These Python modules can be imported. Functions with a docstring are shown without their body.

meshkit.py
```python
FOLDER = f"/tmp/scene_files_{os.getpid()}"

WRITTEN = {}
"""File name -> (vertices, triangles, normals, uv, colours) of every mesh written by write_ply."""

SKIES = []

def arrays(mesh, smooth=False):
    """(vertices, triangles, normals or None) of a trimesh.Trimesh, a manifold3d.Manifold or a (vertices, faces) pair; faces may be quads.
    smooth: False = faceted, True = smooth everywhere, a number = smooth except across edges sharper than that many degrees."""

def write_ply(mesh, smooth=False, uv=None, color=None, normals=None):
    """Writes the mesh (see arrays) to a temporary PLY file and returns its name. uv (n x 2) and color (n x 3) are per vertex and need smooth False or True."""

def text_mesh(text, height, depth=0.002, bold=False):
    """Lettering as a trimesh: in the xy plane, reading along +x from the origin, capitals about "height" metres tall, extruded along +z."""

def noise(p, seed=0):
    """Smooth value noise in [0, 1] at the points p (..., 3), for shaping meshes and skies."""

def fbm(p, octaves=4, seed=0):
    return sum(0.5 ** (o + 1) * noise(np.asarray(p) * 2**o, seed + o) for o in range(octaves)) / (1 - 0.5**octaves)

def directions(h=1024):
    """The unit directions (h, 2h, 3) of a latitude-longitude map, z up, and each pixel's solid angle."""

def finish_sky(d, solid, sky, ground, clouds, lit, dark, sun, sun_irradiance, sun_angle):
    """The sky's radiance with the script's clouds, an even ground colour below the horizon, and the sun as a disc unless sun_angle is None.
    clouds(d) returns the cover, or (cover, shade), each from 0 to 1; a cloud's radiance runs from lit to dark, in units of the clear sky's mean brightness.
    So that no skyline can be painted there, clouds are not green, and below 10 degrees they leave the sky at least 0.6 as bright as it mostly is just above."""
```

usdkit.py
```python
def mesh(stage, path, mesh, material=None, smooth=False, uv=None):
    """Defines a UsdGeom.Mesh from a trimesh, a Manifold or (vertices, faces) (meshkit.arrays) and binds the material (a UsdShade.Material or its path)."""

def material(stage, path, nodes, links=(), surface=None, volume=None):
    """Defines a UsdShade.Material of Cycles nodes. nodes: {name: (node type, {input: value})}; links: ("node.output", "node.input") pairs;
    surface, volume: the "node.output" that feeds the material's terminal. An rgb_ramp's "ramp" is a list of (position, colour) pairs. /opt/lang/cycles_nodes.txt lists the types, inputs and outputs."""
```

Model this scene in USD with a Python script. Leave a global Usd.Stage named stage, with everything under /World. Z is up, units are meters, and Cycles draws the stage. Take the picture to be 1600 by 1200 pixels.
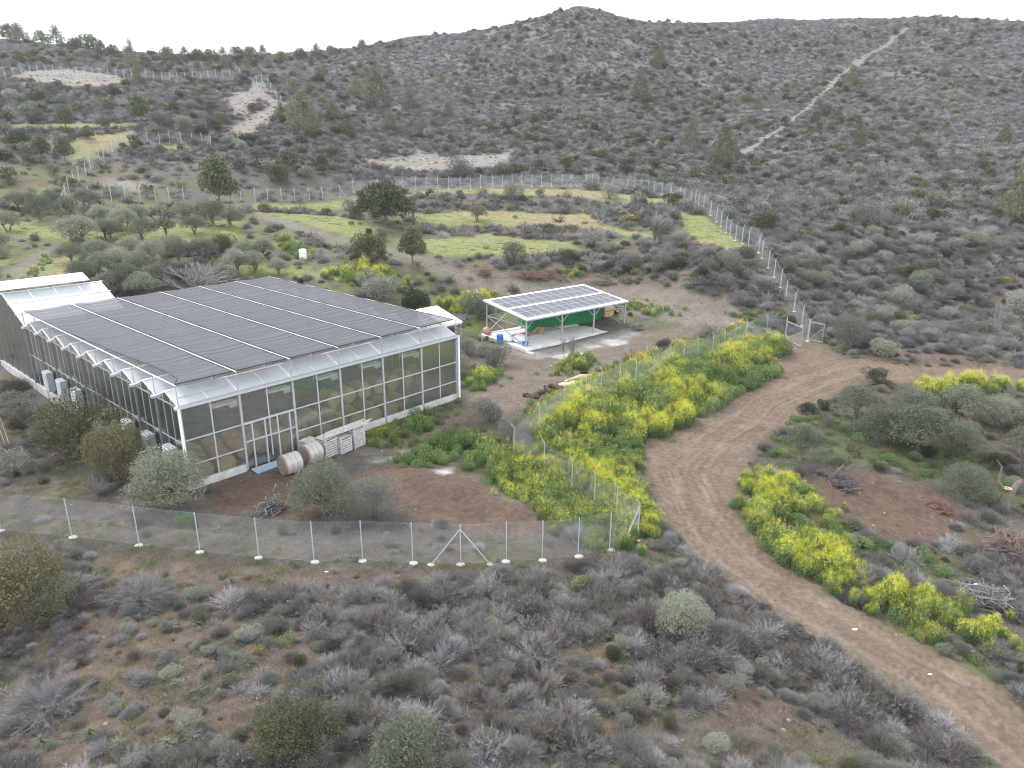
import math, numpy as np, trimesh, shapely, usdkit, meshkit
from shapely.geometry import Polygon, LineString
from scipy.interpolate import RBFInterpolator, RegularGridInterpolator
from scipy.ndimage import gaussian_filter
from pxr import Usd, UsdGeom, UsdLux, UsdShade, Gf, Sdf, Vt

# ------------------------------------------------------------------ camera, sky, sun
stage = Usd.Stage.CreateInMemory()
UsdGeom.SetStageUpAxis(stage, 'Z')
UsdGeom.SetStageMetersPerUnit(stage, 1.0)
UsdGeom.Xform.Define(stage, '/World')
FPX, PITCH, ROLL, HCAM = 1130.0, 0.3243, 0.0076, 20.67
SUN_EL, SUN_AZ = math.radians(48), math.radians(-50)      # azimuth from +y towards +x
EXPOSURE = 1.1
SKY_STRENGTH, SUN_INT = 0.15, 0.4

cp, sp, cr, sr = math.cos(PITCH), math.sin(PITCH), math.cos(ROLL), math.sin(ROLL)
FWD = np.array([0, cp, -sp]); UP0 = np.array([0, sp, cp]); R0 = np.array([1.0, 0, 0])
RIGHT = R0 * cr + UP0 * sr
UPV = -R0 * sr + UP0 * cr
cam = UsdGeom.Camera.Define(stage, '/World/camera')
cam.CreateHorizontalApertureAttr(36.0); cam.CreateVerticalApertureAttr(27.0)
cam.CreateFocalLengthAttr(FPX / 1600 * 36.0)
cam.CreateClippingRangeAttr(Gf.Vec2f(0.1, 5000))
cam.CreateExposureAttr(EXPOSURE)
M4 = Gf.Matrix4d(*RIGHT, 0, *UPV, 0, *(-FWD), 0, 0, 0, HCAM, 1)
cam.AddTransformOp().Set(M4)

usdkit.material(stage, '/World/Looks/overcast_sky', {
    'sky': ('sky_texture', {'sky_type': 'single_scattering', 'sun_disc': False, 'sun_elevation': SUN_EL, 'sun_rotation': SUN_AZ, 'air_density': 1.0, 'aerosol_density': 2.0, 'ozone_density': 1.0}),
    'tc': ('texture_coordinate', {}),
    'n': ('noise_texture', {'scale': 2.2, 'detail': 5.0, 'roughness': 0.55}),
    'r': ('rgb_ramp', {'ramp': [(0.3, (4.5, 4.75, 5.1)), (0.7, (6.8, 7.15, 7.6))]}),
    'm': ('mix_color', {'fac': 0.88}),
    'b': ('background_shader', {'strength': SKY_STRENGTH})},
    [('tc.generated', 'n.vector'), ('n.fac', 'r.fac'), ('sky.color', 'm.a'), ('r.color', 'm.b'), ('m.result', 'b.color')], surface='b.background')
dome = UsdLux.DomeLight.Define(stage, '/World/sky')
UsdShade.MaterialBindingAPI.Apply(dome.GetPrim()).Bind(UsdShade.Material.Get(stage, '/World/Looks/overcast_sky'))
dome.GetPrim().SetCustomDataByKey('kind', 'structure')
sun = UsdLux.DistantLight.Define(stage, '/World/sun')
sun.CreateIntensityAttr(SUN_INT); sun.CreateNormalizeAttr(True); sun.CreateAngleAttr(14.0); sun.CreateColorAttr(Gf.Vec3f(1, .98, .95))
sun.AddRotateXYZOp().Set(Gf.Vec3f(90 - math.degrees(SUN_EL), 0, 180 - math.degrees(SUN_AZ)))

HAZE = .00014
# ------------------------------------------------------------------ helpers
RNG = np.random.default_rng(7)
used = {}
def numbered(parent, name):
    k = (parent, name); n = used.get(k, -1) + 1; used[k] = n
    return f'{parent}/{name}' if n == 0 else f'{parent}/{name}_{n:03d}'
def cd(p, **kw):
    for k, v in kw.items():
        if v: p.SetCustomDataByKey(k, v)
    return p
def V(*a): return np.array(a, float)
def unit(v): v = np.asarray(v, float); return v / (np.linalg.norm(v) + 1e-12)

class MB:
    """collects simple shapes into one mesh"""
    def __init__(s): s.v, s.f, s.n = [], [], 0
    def add(s, v, f):
        v = np.asarray(v, float); f = np.asarray(f, int)
        if f.shape[1] == 4: f = np.vstack([f[:, [0, 1, 2]], f[:, [0, 2, 3]]])
        s.v.append(v); s.f.append(f + s.n); s.n += len(v); return s
    def bar(s, p, q, w, d=None, up=(0, 0, 1)):
        p, q = V(*p), V(*q); d = d or w; t = unit(q - p); up = V(*up)
        if abs(t @ up) > .95: up = V(1, 0, 0) if abs(t[0]) < .9 else V(0, 1, 0)
        a = unit(np.cross(t, up)); b = np.cross(a, t)
        c = [p + a * w / 2 * i + b * d / 2 * j for i, j in ((-1, -1), (1, -1), (1, 1), (-1, 1))]
        c += [x + (q - p) for x in c]
        return s.add(c, [(0, 3, 2, 1), (4, 5, 6, 7), (0, 1, 5, 4), (1, 2, 6, 5), (2, 3, 7, 6), (3, 0, 4, 7)])
    def obox(s, c, ax, ay, az):
        """box from centre and half-axis vectors"""
        c, ax, ay, az = (V(*x) for x in (c, ax, ay, az))
        pts = [c + i * ax + j * ay + k * az for k in (-1, 1) for i, j in ((-1, -1), (1, -1), (1, 1), (-1, 1))]
        return s.add(pts, [(0, 3, 2, 1), (4, 5, 6, 7), (0, 1, 5, 4), (1, 2, 6, 5), (2, 3, 7, 6), (3, 0, 4, 7)])
    def tube(s, pts, r, sides=6):
        pts = np.asarray(pts, float); r = np.broadcast_to(r, (len(pts),)); rings = []
        for i, p in enumerate(pts):
            t = unit(pts[min(i + 1, len(pts) - 1)] - pts[max(i - 1, 0)])
            a = unit(np.cross(t, (0, 0, 1) if abs(t[2]) < .9 else (1, 0, 0))); b = np.cross(t, a)
            an = np.arange(sides) * 2 * np.pi / sides
            rings.append(p + r[i] * (np.cos(an)[:, None] * a + np.sin(an)[:, None] * b))
        v = np.vstack(rings + [pts[:1], pts[-1:]]); n = len(pts); f = []
        for i in range(n - 1):
            for j in range(sides):
                k = (j + 1) % sides
                f += [(i * sides + j, i * sides + k, (i + 1) * sides + k), (i * sides + j, (i + 1) * sides + k, (i + 1) * sides + j)]
        for j in range(sides):
            k = (j + 1) % sides
            f += [(n * sides, k, j), (n * sides + 1, (n - 1) * sides + j, (n - 1) * sides + k)]
        return s.add(v, f)
    def mesh(s): return np.vstack(s.v), np.vstack(s.f)
def part(parent, name, mesh, mat, smooth=False, **kw):
    if isinstance(mesh, MB): mesh = mesh.mesh()
    path = numbered(str(parent.GetPath()) if not isinstance(parent, str) else parent, name)
    m = usdkit.mesh(stage, path, mesh, mat, smooth)
    return cd(m.GetPrim(), **kw)
def thing(name, label, cat, loc=(0, 0, 0), group=None, rz=0.0):
    x = UsdGeom.Xform.Define(stage, numbered('/World', name))
    x.AddTranslateOp().Set(Gf.Vec3d(*map(float, loc)))
    if rz: x.AddRotateZOp().Set(math.degrees(rz))
    return cd(x.GetPrim(), label=label, category=cat, group=group)
KINDS = {}
def klass(name):
    """an unseen class prim: the parts of one kind of plant"""
    p = stage.CreateClassPrim(f'/World/Kinds_{name}')
    KINDS[name] = p.GetPath(); p.SetTypeName('Xform')
    return p
def copy(kind, name, label, cat, loc, rz=0.0, sc=1.0, group=None):
    x = UsdGeom.Xform.Define(stage, numbered('/World', name))
    x.AddTranslateOp().Set(Gf.Vec3d(*map(float, loc))); x.AddRotateZOp().Set(math.degrees(rz))
    s = (sc, sc, sc) if np.ndim(sc) == 0 else sc
    x.AddScaleOp().Set(Gf.Vec3f(*map(float, s)))
    p = x.GetPrim(); p.GetReferences().AddInternalReference(KINDS[kind]); p.SetInstanceable(True)
    return cd(p, label=label, category=cat, group=group)
def scatter(name, label, cat, kinds, pos, rz, sc, idx):
    path = numbered('/World', name)
    pi = UsdGeom.PointInstancer.Define(stage, path)
    for i, k in enumerate(kinds):
        q = stage.DefinePrim(f'{path}/source_{i}', 'Xform'); q.GetReferences().AddInternalReference(KINDS[k])
        pi.CreatePrototypesRel().AddTarget(q.GetPath())
    n = len(pos)
    pi.CreateProtoIndicesAttr(Vt.IntArray.FromNumpy(np.asarray(idx, np.int32)))
    pi.CreatePositionsAttr(Vt.Vec3fArray.FromNumpy(np.asarray(pos, np.float32)))
    sc = np.asarray(sc, float)
    if sc.ndim == 1: sc = np.repeat(sc[:, None], 3, 1)
    pi.CreateScalesAttr(Vt.Vec3fArray.FromNumpy(sc.astype(np.float32)))
    pi.CreateOrientationsAttr(Vt.QuathArray([Gf.Quath(float(math.cos(a / 2)), 0, 0, float(math.sin(a / 2))) for a in rz]))
    return cd(pi.GetPrim(), label=label, category=cat, kind='stuff')

# ------------------------------------------------------------------ the lay of the land
def ray(u, v):
    x = np.asarray(u, float) - 800; y = np.asarray(v, float) - 600
    return (x[..., None] * RIGHT - y[..., None] * UPV) / FPX + FWD
def atY(u, v, Y):
    d = ray(u, v); return V(0, 0, HCAM) + d * (np.asarray(Y, float) / d[..., 1])[..., None]
def atz(u, v, z):
    d = ray(u, v); return V(0, 0, HCAM) + d * ((np.asarray(z, float) - HCAM) / d[..., 2])[..., None]
def proj(p):
    q = np.asarray(p, float) - V(0, 0, HCAM); d = q @ FWD
    d = np.where(d < .1, .1, d)
    return 800 + FPX * (q @ RIGHT) / d, 600 - FPX * (q @ UPV) / d, d
# survey points by height: (u, v, z) ...
CZ = [(0,1200,1.3),(400,1200,1.6),(800,1200,1.0),(1200,1200,.2),(1600,1200,-.9),(0,1000,1.1),(400,1000,1.2),(800,1000,.8),(1200,1000,-.1),(1600,1000,-1.0),
 (0,850,.8),(200,855,.6),(405,875,.4),(567,880,.35),(720,885,.3),(850,877,.1),(996,842,-.1),(1100,800,-.3),(1600,850,-1.1),(1300,850,-.6),(1450,950,-.9),
 (100,760,-.2),(0,700,-.8),(100,650,-1.0),(0,600,-1.3),(200,770,-.1),(600,740,-.1),(700,790,.1),(800,710,.1),(900,650,.1),(1000,600,.3),(1050,700,-.3),(1150,620,0),(1250,570,.7),
 (1240,535,1.0),(1400,595,.9),(1600,595,1.0),(1450,680,-.2),(1600,720,-.7),(1350,700,-.2),(1400,540,2.0),(1600,540,2.2),(760,620,0),(850,570,.1),(950,550,.3),(1050,510,.8),(1100,490,1.2),
 (700,500,.3),(690,470,.8),(1000,480,1.4),(900,470,1.2),(780,500,.4),(1160,470,3.0),(1220,490,2.4)]
# ... and by distance: (u, v, Y)
CY = [(1400,500,84),(1600,500,85),(1200,420,90),(1240,450,86),(1300,430,92),(1500,430,94),(1150,378,98),(1110,337,112),(1060,312,132),(1000,300,146),(1100,420,88),(1050,440,90),(1000,420,97),
 (900,440,96),(820,440,95),(740,432,95),(650,430,94),(560,430,90),(480,440,84),
 (900,398,101),(800,402,100),(700,400,100),(760,368,118),(680,366,118),(880,372,116),(760,347,121),(680,347,121),(900,350,120),(760,333,133),(680,333,133),(900,334,133),(980,345,118),
 (760,307,138),(680,307,138),(900,309,138),(750,295,152),(850,293,152),(930,294,152),(650,296,152),(600,345,116),(640,318,138),(560,390,103),(500,372,106),(440,352,112),(400,338,118),(520,345,116),(420,318,140),(500,315,142),(560,302,150),
 (300,460,80),(250,430,84),(120,440,82),(30,440,80),(90,392,95),(30,420,86),(200,410,92),(330,400,95),(400,400,97),(430,370,106),
 (20,362,103),(120,372,101),(220,372,103),(330,362,106),(60,335,114),(200,345,112),(330,338,118),(104,314,123),(220,316,132),(330,315,138),(20,310,120),(0,280,127),(60,250,142),(150,212,160),(30,215,150),
 (125,283,135),(150,260,146),(182,232,157),(250,226,164),(330,229,168),(250,262,150),(200,290,137),(330,270,148),(400,285,150),(450,275,153),(390,205,182),(430,165,200),(400,140,210),
 (300,165,190),(200,170,185),(60,160,190),(100,128,208),(10,126,205),(205,128,206),(376,123,215),(30,112,215),(100,105,222),(200,100,230),(100,75,300),(0,62,300),(200,86,300),(350,92,300),(450,110,262),(450,85,320),(550,80,310),(650,60,315),
 (500,180,190),(500,230,165),(600,252,168),(650,252,172),(750,252,172),(700,270,162),(850,270,163),(700,150,238),(600,150,225),(750,80,290),(800,60,303),(900,10,322),(950,20,325),(1000,150,242),(900,150,240),(900,200,205),(950,250,172),
 (1000,40,320),(1100,40,335),(1100,150,252),(1100,240,176),(1150,255,170),(1050,270,165),(1200,30,365),(1300,33,375),(1450,28,382),(1600,37,375),(1300,130,258),(1500,130,248),(1450,80,310),(1200,215,188),(1350,215,175),(1500,250,156),(1600,250,152),(1300,300,136),(1450,320,124),(1600,330,120),(1500,380,104),(1350,370,106),(1200,300,142),(1230,350,112),(1600,430,95)]
cz = np.array(CZ, float); cy = np.array(CY, float)
ctrl = np.vstack([atz(cz[:, 0], cz[:, 1], cz[:, 2]), atY(cy[:, 0], cy[:, 1], cy[:, 2])])
# the greenhouse stands on a level pad; its corner, yaw and bays
GO, GYAW, GBX, GBY, GH, GRH, GNET = V(-19.93, 40.49, 0), 0.8429, 3.83, 3.18, 5.4, .645, 1.4
GEX, GEY, EZ = V(math.cos(GYAW), math.sin(GYAW), 0), V(-math.sin(GYAW), math.cos(GYAW), 0), V(0, 0, 1)
GL, GW = 6 * GBX, 9 * GBY
def G(a, b, z): return GO + GEX * a + GEY * b + EZ * z
pad = [G(a, b, 0) for a in (-.5, 6, 12, 18, 23.5) for b in (-.5, 7, 14, 21, 28, 36)]
far = [(x, y, z) for x, y, z in [(-330, 430, 40), (-150, 450, 35), (0, 440, 45), (150, 470, 55), (330, 480, 60), (0, 520, 20), (-330, 520, 10), (330, 520, 30), (-20, 5, 2.2), (20, 5, .5), (0, -20, 3), (-60, 10, 2), (60, 10, -3), (-330, 200, 45), (330, 150, 25), (-120, 60, 2), (-80, 45, -1)]]
ctrl = np.vstack([ctrl, pad, far])
_, uq = np.unique(np.round(ctrl[:, :2] / .8), axis=0, return_index=True)
ctrl = ctrl[uq]
rbf = RBFInterpolator(ctrl[:, :2], ctrl[:, 2], kernel='linear', smoothing=.03, neighbors=None)
CX, CYG = np.arange(-340, 341, 2.0), np.arange(-24, 526, 2.0)
gx, gy = np.meshgrid(CX, CYG, indexing='ij')
coarse = rbf(np.stack([gx.ravel(), gy.ravel()], 1)).reshape(gx.shape)
coarse = .5 * gaussian_filter(coarse, .8) + .5 * gaussian_filter(coarse, 1.6)
interp = RegularGridInterpolator((CX, CYG), coarse, method='linear', bounds_error=False, fill_value=None)
FX, FY = np.arange(-340, 340, .5), np.arange(-20, 522, .5)
fx, fy = np.meshgrid(FX, FY, indexing='ij')
fine = interp(np.stack([fx.ravel(), fy.ravel()], 1)).reshape(fx.shape)
fine = gaussian_filter(fine, 2.0)
def nz(x, y, s, o=3, seed=0): return meshkit.fbm(np.stack([np.asarray(x) * s, np.asarray(y) * s, np.zeros_like(x) + seed * 7.3], -1), o, seed)
rough = np.clip((np.hypot(fx, fy) - 90) / 150, 0, 1)
fine += rough * 2.2 * (nz(fx, fy, 1 / 26., 4, 3) - .5) + .22 * (nz(fx, fy, 1 / 2.6, 3, 5) - .5)
bm_ = LineString(atz(np.array([850., 930, 1020, 1110, 1200]), np.array([698., 650, 615, 585, 560]), .3)[:, :2])
nb = (fx > -5) & (fx < 45) & (fy > 40) & (fy < 85)
fine[nb] += .95 * np.exp(-(shapely.distance(bm_, shapely.points(fx[nb], fy[nb])) / 2.3) ** 2) * (.7 + .6 * nz(fx[nb], fy[nb], 1 / 3., 2, 9))
# level pad, slab pad
loc = np.stack([(fx - GO[0]) * GEX[0] + (fy - GO[1]) * GEX[1], (fx - GO[0]) * GEY[0] + (fy - GO[1]) * GEY[1]], -1)
dpad = np.maximum(np.maximum(-loc[..., 0], loc[..., 0] - GL), np.maximum(-loc[..., 1], loc[..., 1] - GW - 7))
wpad = np.clip(1 - dpad / 2.0, 0, 1)
fine = fine * (1 - wpad) + wpad * np.minimum(fine, -.05)
_h = RegularGridInterpolator((FX, FY), fine, method='linear', bounds_error=False, fill_value=None)
def hz(x, y):
    x, y = np.broadcast_arrays(np.asarray(x, float), np.asarray(y, float))
    return _h(np.stack([x.ravel(), y.ravel()], 1)).reshape(x.shape)
def P(u, v):
    """where the sight line through a pixel of the photograph meets the land"""
    d = ray(np.atleast_1d(u), np.atleast_1d(v)); d = d / d[:, 1:2]
    Y = np.concatenate([np.arange(12, 120, .25), np.arange(120, 420, .5)])
    p = V(0, 0, HCAM) + d[:, None, :] * Y[None, :, None]
    below = p[..., 2] < hz(p[..., 0], p[..., 1])
    k = np.where(below.any(1), below.argmax(1), len(Y) - 1)
    q = p[np.arange(len(k)), k]; q[:, 2] = hz(q[:, 0], q[:, 1])
    return q
def P1(u, v): return P(u, v)[0]
def on(x, y, dz=0): return V(x, y, float(hz(x, y)) + dz)

# ------------------------------------------------------------------ zones of ground cover (outlines on the land)
def zone_poly(px):
    q = P(*np.array(px, float).T); g = Polygon(q[:, :2])
    return g if g.is_valid else g.buffer(0)
def road_poly(px, widths):
    q = P(*np.array(px, float).T)[:, :2]; parts = []
    ls = LineString(q); w = np.interp(np.linspace(0, 1, 60), np.linspace(0, 1, len(widths)), widths)
    pts = [ls.interpolate(t, normalized=True) for t in np.linspace(0, 1, 60)]
    for i in range(59):
        parts.append(pts[i].buffer(w[i] / 2).union(pts[i + 1].buffer(w[i + 1] / 2)).convex_hull)
    return shapely.union_all(parts)
ROADLINE = [(1650,1200),(1500,1085),(1360,1010),(1240,940),(1150,880),(1085,800),(1075,740),(1112,682),(1200,632),(1280,592),(1340,576)]
BANKPX = [[(640,310),(910,310),(950,330),(1000,345),(960,350),(640,331)],[(640,349),(800,349),(900,352),(970,370),(890,374),(700,364),(640,366)],[(640,404),(800,405),(910,394),(990,380),(1060,380),(1120,400),(1180,400),(1235,470),(1150,480),(1080,470),(960,445),(820,440),(700,424)],[(440,352),(520,382),(560,392),(560,402),(480,384)],[(380,330),(500,332),(590,352),(520,346)],[(230,385),(360,380),(440,410),(330,408)]]
ZP = {
 'road': shapely.union_all([road_poly(ROADLINE, [4.2,4.2,4.2,4.2,4.4,4.6,4.8,5,5.5,6,5]),
         zone_poly([(1030,760),(1000,730),(1000,690),(1120,660),(1215,632),(1285,592),(1310,600),(1190,690),(1160,740),(1140,800),(1060,800)]),
         road_poly([(1240,575),(1330,578),(1420,588),(1520,590),(1640,588)], [4,4.5,3.5,3.2]), road_poly([(1246,536),(1276,560),(1292,582)], [4,5])]),
 'yard': zone_poly([(720,640),(735,610),(790,590),(780,560),(730,545),(735,530),(790,545),(860,552),(985,525),(1080,505),(1095,480),(1120,485),(1165,505),(1240,528),(1245,545),(1180,515),(1120,520),(1060,528),(1000,548),(950,575),(870,600),(830,630),(790,655),(700,665),(640,705),(560,712),(560,700),(640,672),(690,650)]),
 'track': shapely.union_all([road_poly([(380,336),(430,343),(480,360),(530,378),(580,388),(640,402),(700,425),(760,440)], [3,3,3,3,3.2]),
         road_poly([(760,440),(840,448),(930,455),(1000,470),(1070,485),(1110,495)], [4,5,6,6,7]), road_poly([(-20,455),(25,430),(60,408),(92,388)], [3,3,2.6])]),
 'soil': shapely.union_all([zone_poly([(560,745),(640,720),(720,740),(780,790),(880,825),(860,845),(760,835),(660,815),(600,780)]), zone_poly([(335,755),(430,740),(560,745),(520,800),(440,815),(330,800)]),
         zone_poly([(1270,760),(1330,730),(1460,770),(1510,800),(1480,850),(1390,850),(1290,800)])]),
 'redsoil': shapely.union_all([zone_poly([(90,870),(250,860),(420,890),(720,895),(720,905),(480,930),(300,950),(150,930)]), zone_poly([(0,965),(120,955),(330,945),(470,985),(540,1020),(430,1080),(400,1200),(0,1200)]),
         zone_poly([(895,1010),(960,1020),(1000,1090),(980,1170),(930,1190),(900,1100)]), zone_poly([(1100,1060),(1260,1080),(1300,1200),(1120,1200)]), zone_poly([(1280,535),(1420,548),(1600,570),(1600,580),(1380,575),(1285,560)])]),
 'meadow': shapely.union_all([zone_poly([(640,375),(760,366),(890,378),(905,392),(800,400),(690,402),(640,390)]), zone_poly([(640,346),(760,344),(900,346),(980,360),(1060,374),(960,368),(880,352),(700,352)]), zone_poly([(640,334),(760,330),(915,334),(940,346),(860,346),(650,348)]),
         zone_poly([(640,298),(760,295),(930,297),(1040,312),(1050,320),(960,318),(900,306),(650,306)]), zone_poly([(380,330),(520,338),(600,352),(560,378),(500,358),(430,340)]), zone_poly([(380,318),(500,318),(560,305),(570,320),(500,330),(390,326)]),
         zone_poly([(1060,330),(1100,340),(1180,395),(1120,395),(1060,360)]), zone_poly([(0,350),(60,345),(180,345),(380,345),(370,375),(180,388),(90,372),(0,372)]), zone_poly([(120,215),(210,205),(215,222),(150,245),(110,262),(115,240)]), zone_poly([(20,196),(215,192),(215,200),(20,203)]),
         zone_poly([(330,425),(400,405),(520,430),(560,450),(470,436),(420,430)]), zone_poly([(250,226),(300,228),(300,236),(255,234)]), zone_poly([(110,380),(80,400),(40,440),(110,445),(110,410)])]),
 'drygrass': shapely.union_all([zone_poly([(120,215),(212,205),(212,222),(140,240)]), zone_poly([(700,330),(910,334),(970,360),(1060,374),(1000,372),(900,352),(740,340)]), zone_poly([(760,298),(960,300),(1040,318),(900,308)])]),
 'weeds': shapely.union_all([zone_poly([(560,690),(640,640),(715,640),(720,620),(720,650),(660,690),(600,705)]), zone_poly([(1240,660),(1330,640),(1500,700),(1600,740),(1600,800),(1420,740),(1260,720),(1200,720)]), zone_poly([(1290,800),(1400,850),(1560,880),(1560,910),(1390,910),(1300,860)]),
         zone_poly([(1330,960),(1450,985),(1600,1070),(1600,1110),(1480,1040),(1350,985)]), zone_poly([(1110,490),(1220,490),(1245,520),(1160,505)]), zone_poly([(850,578),(890,548),(935,552),(930,580),(890,595)]), zone_poly([(720,600),(730,575),(790,578),(790,605),(740,612)]),
         zone_poly([(560,640),(640,640),(700,660),(640,700),(560,700)]), zone_poly([(720,480),(760,500),(780,535),(730,545),(722,520)]), zone_poly([(600,725),(640,700),(760,690),(820,760),(780,760),(700,715)])]),
 'pale': shapely.union_all([road_poly([(1160,242),(1230,195),(1300,130),(1360,85),(1415,45)], [1.9,2.0,2.2,2.6]), zone_poly([(20,122),(40,112),(110,108),(180,118),(208,128),(150,138),(90,133)]), road_poly([(406,131),(399,147),(424,157),(436,166),(415,180),(392,195),(368,212)], [4,4,4,4.5,5,5,5]),
         zone_poly([(352,152),(385,141),(398,150),(402,164),(380,182),(364,176)]), zone_poly([(560,250),(640,245),(650,235),(690,245),(800,240),(790,262),(700,268),(600,262)]), zone_poly([(155,278),(240,288),(225,298),(165,292)])]),
 'lime': shapely.union_all([zone_poly([(905,538),(930,530),(985,531),(975,538),(925,546)]), zone_poly([(860,558),(900,550),(915,553),(880,562)]), zone_poly([(668,740),(705,733),(710,742),(690,752)]), zone_poly([(560,712),(640,706),(620,720),(575,724)])]),
 'bank': shapely.union_all([zone_poly(q_) for q_ in BANKPX]),
 'bare': zone_poly([(-60,770),(60,760),(200,790),(300,803),(420,805),(520,822),(640,822),(900,842),(1000,842),(1000,866),(900,885),(720,905),(640,930),(400,935),(250,915),(110,880),(-60,850)]),
 'gravelpad': zone_poly([(770,545),(840,562),(1000,525),(985,515),(820,553),(785,535)]),
}
def soft(name, x, y, w=1.0, jitter=0.0, seed=11):
    """0..1 membership of a zone, with a ragged rim"""
    x = np.asarray(x, float); y = np.asarray(y, float); out = np.zeros(x.shape)
    g = ZP[name]; b = g.bounds; m = (x > b[0] - w - 2) & (x < b[2] + w + 2) & (y > b[1] - w - 2) & (y < b[3] + w + 2)
    if not m.any(): return out
    xx, yy = x[m], y[m]; pts = shapely.points(xx, yy)
    shapely.prepare(g)
    sd = np.where(shapely.contains_xy(g, xx, yy), 1, -1) * shapely.distance(g.boundary, pts)
    sd = sd + jitter * (nz(xx, yy, 1 / 1.7, 3, seed) - .5) * 2
    out[m] = np.clip(sd / w + .5, 0, 1)
    return out
# ruts in the road and the land as a sheet of the tensor grid
def grow(a, step, end, f, mx):
    out = [a]
    while out[-1] < end: out.append(out[-1] + step); step = min(step * f, mx)
    return np.array(out)
XR = grow(50, .36, 340, 1.024, 4.0); XS = np.concatenate([-XR[::-1], np.arange(-49.7, 2, .36), np.arange(2.1, 36, .2), np.arange(36.1, 50, .36), XR])
YS = np.concatenate([np.arange(-18, 15, 1.5), np.arange(15, 66, .22), np.arange(66.1, 92, .36), grow(92.2, .38, 520, 1.012, 2.4)])
tx, ty = np.meshgrid(XS, YS, indexing='ij'); tz = hz(tx, ty)
Z = {k: soft(k, tx, ty, {'pale': 2.4, 'road': .9, 'lime': .5, 'soil': .8}.get(k, 1.2), {'road': .35, 'lime': .6, 'pale': 2.2}.get(k, .8)) for k in ZP}
rl = LineString(P(*np.array(ROADLINE, float).T)[:, :2])
near = (Z['road'] > 0)
rd = np.full(tx.shape, 99.0); rd[near] = shapely.distance(rl, shapely.points(tx[near], ty[near]))
rut = np.exp(-((rd - .95) / .33) ** 2) * (rd < 4) * (.45 + .9 * nz(tx, ty, 1 / 3., 2, 21))
side = np.zeros(tx.shape)
if near.any():
    q_ = np.array([rl.interpolate(t, normalized=True).coords[0] for t in np.linspace(0, 1, 200)]); from scipy.spatial import cKDTree
    kk = cKDTree(q_).query(np.stack([tx[near], ty[near]], 1))[1]; k2 = np.clip(kk, 0, 198); tg = q_[k2 + 1] - q_[k2]; dq = np.stack([tx[near], ty[near]], 1) - q_[kk]
    side[near] = np.sign(tg[:, 0] * dq[:, 1] - tg[:, 1] * dq[:, 0]) * rd[near]; along = np.zeros(tx.shape); along[near] = kk / 200.
wav = side + .5 * np.sin(along * 22) * (along > .35) + .35 * (nz(tx, ty, 1 / 6., 2, 25) - .5)
rut2 = (rd < 7) * np.clip(sum(np.exp(-((wav - o) / .10) ** 2) * a for o, a in ((-2.4, .5), (-1.75, .7), (-1.5, .5), (-1.15, .9), (-.55, .5), (.05, .5), (.35, .6), (.62, .9), (1.15, .6), (1.5, .7), (2.3, .6), (2.9, .5))), 0, 1) * np.clip(3.0 * nz(tx, ty, 1 / 3.0, 3, 22) - .9, 0, 1)
mound = np.array([P(*np.array([q_]).T.astype(float))[0, :2] for q_ in [(640, 752), (720, 775), (820, 808)]]); ml = shapely.distance(LineString(mound), shapely.points(tx, ty)); tz = tz + .55 * np.exp(-(ml / 1.6) ** 2) * (.6 + .8 * nz(tx, ty, 1 / 1.1, 3, 27))
tz = tz - .06 * rut - .018 * rut2 + .05 * Z['soil'] * (nz(tx, ty, 1.3, 3, 4) - .5) * 4
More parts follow.
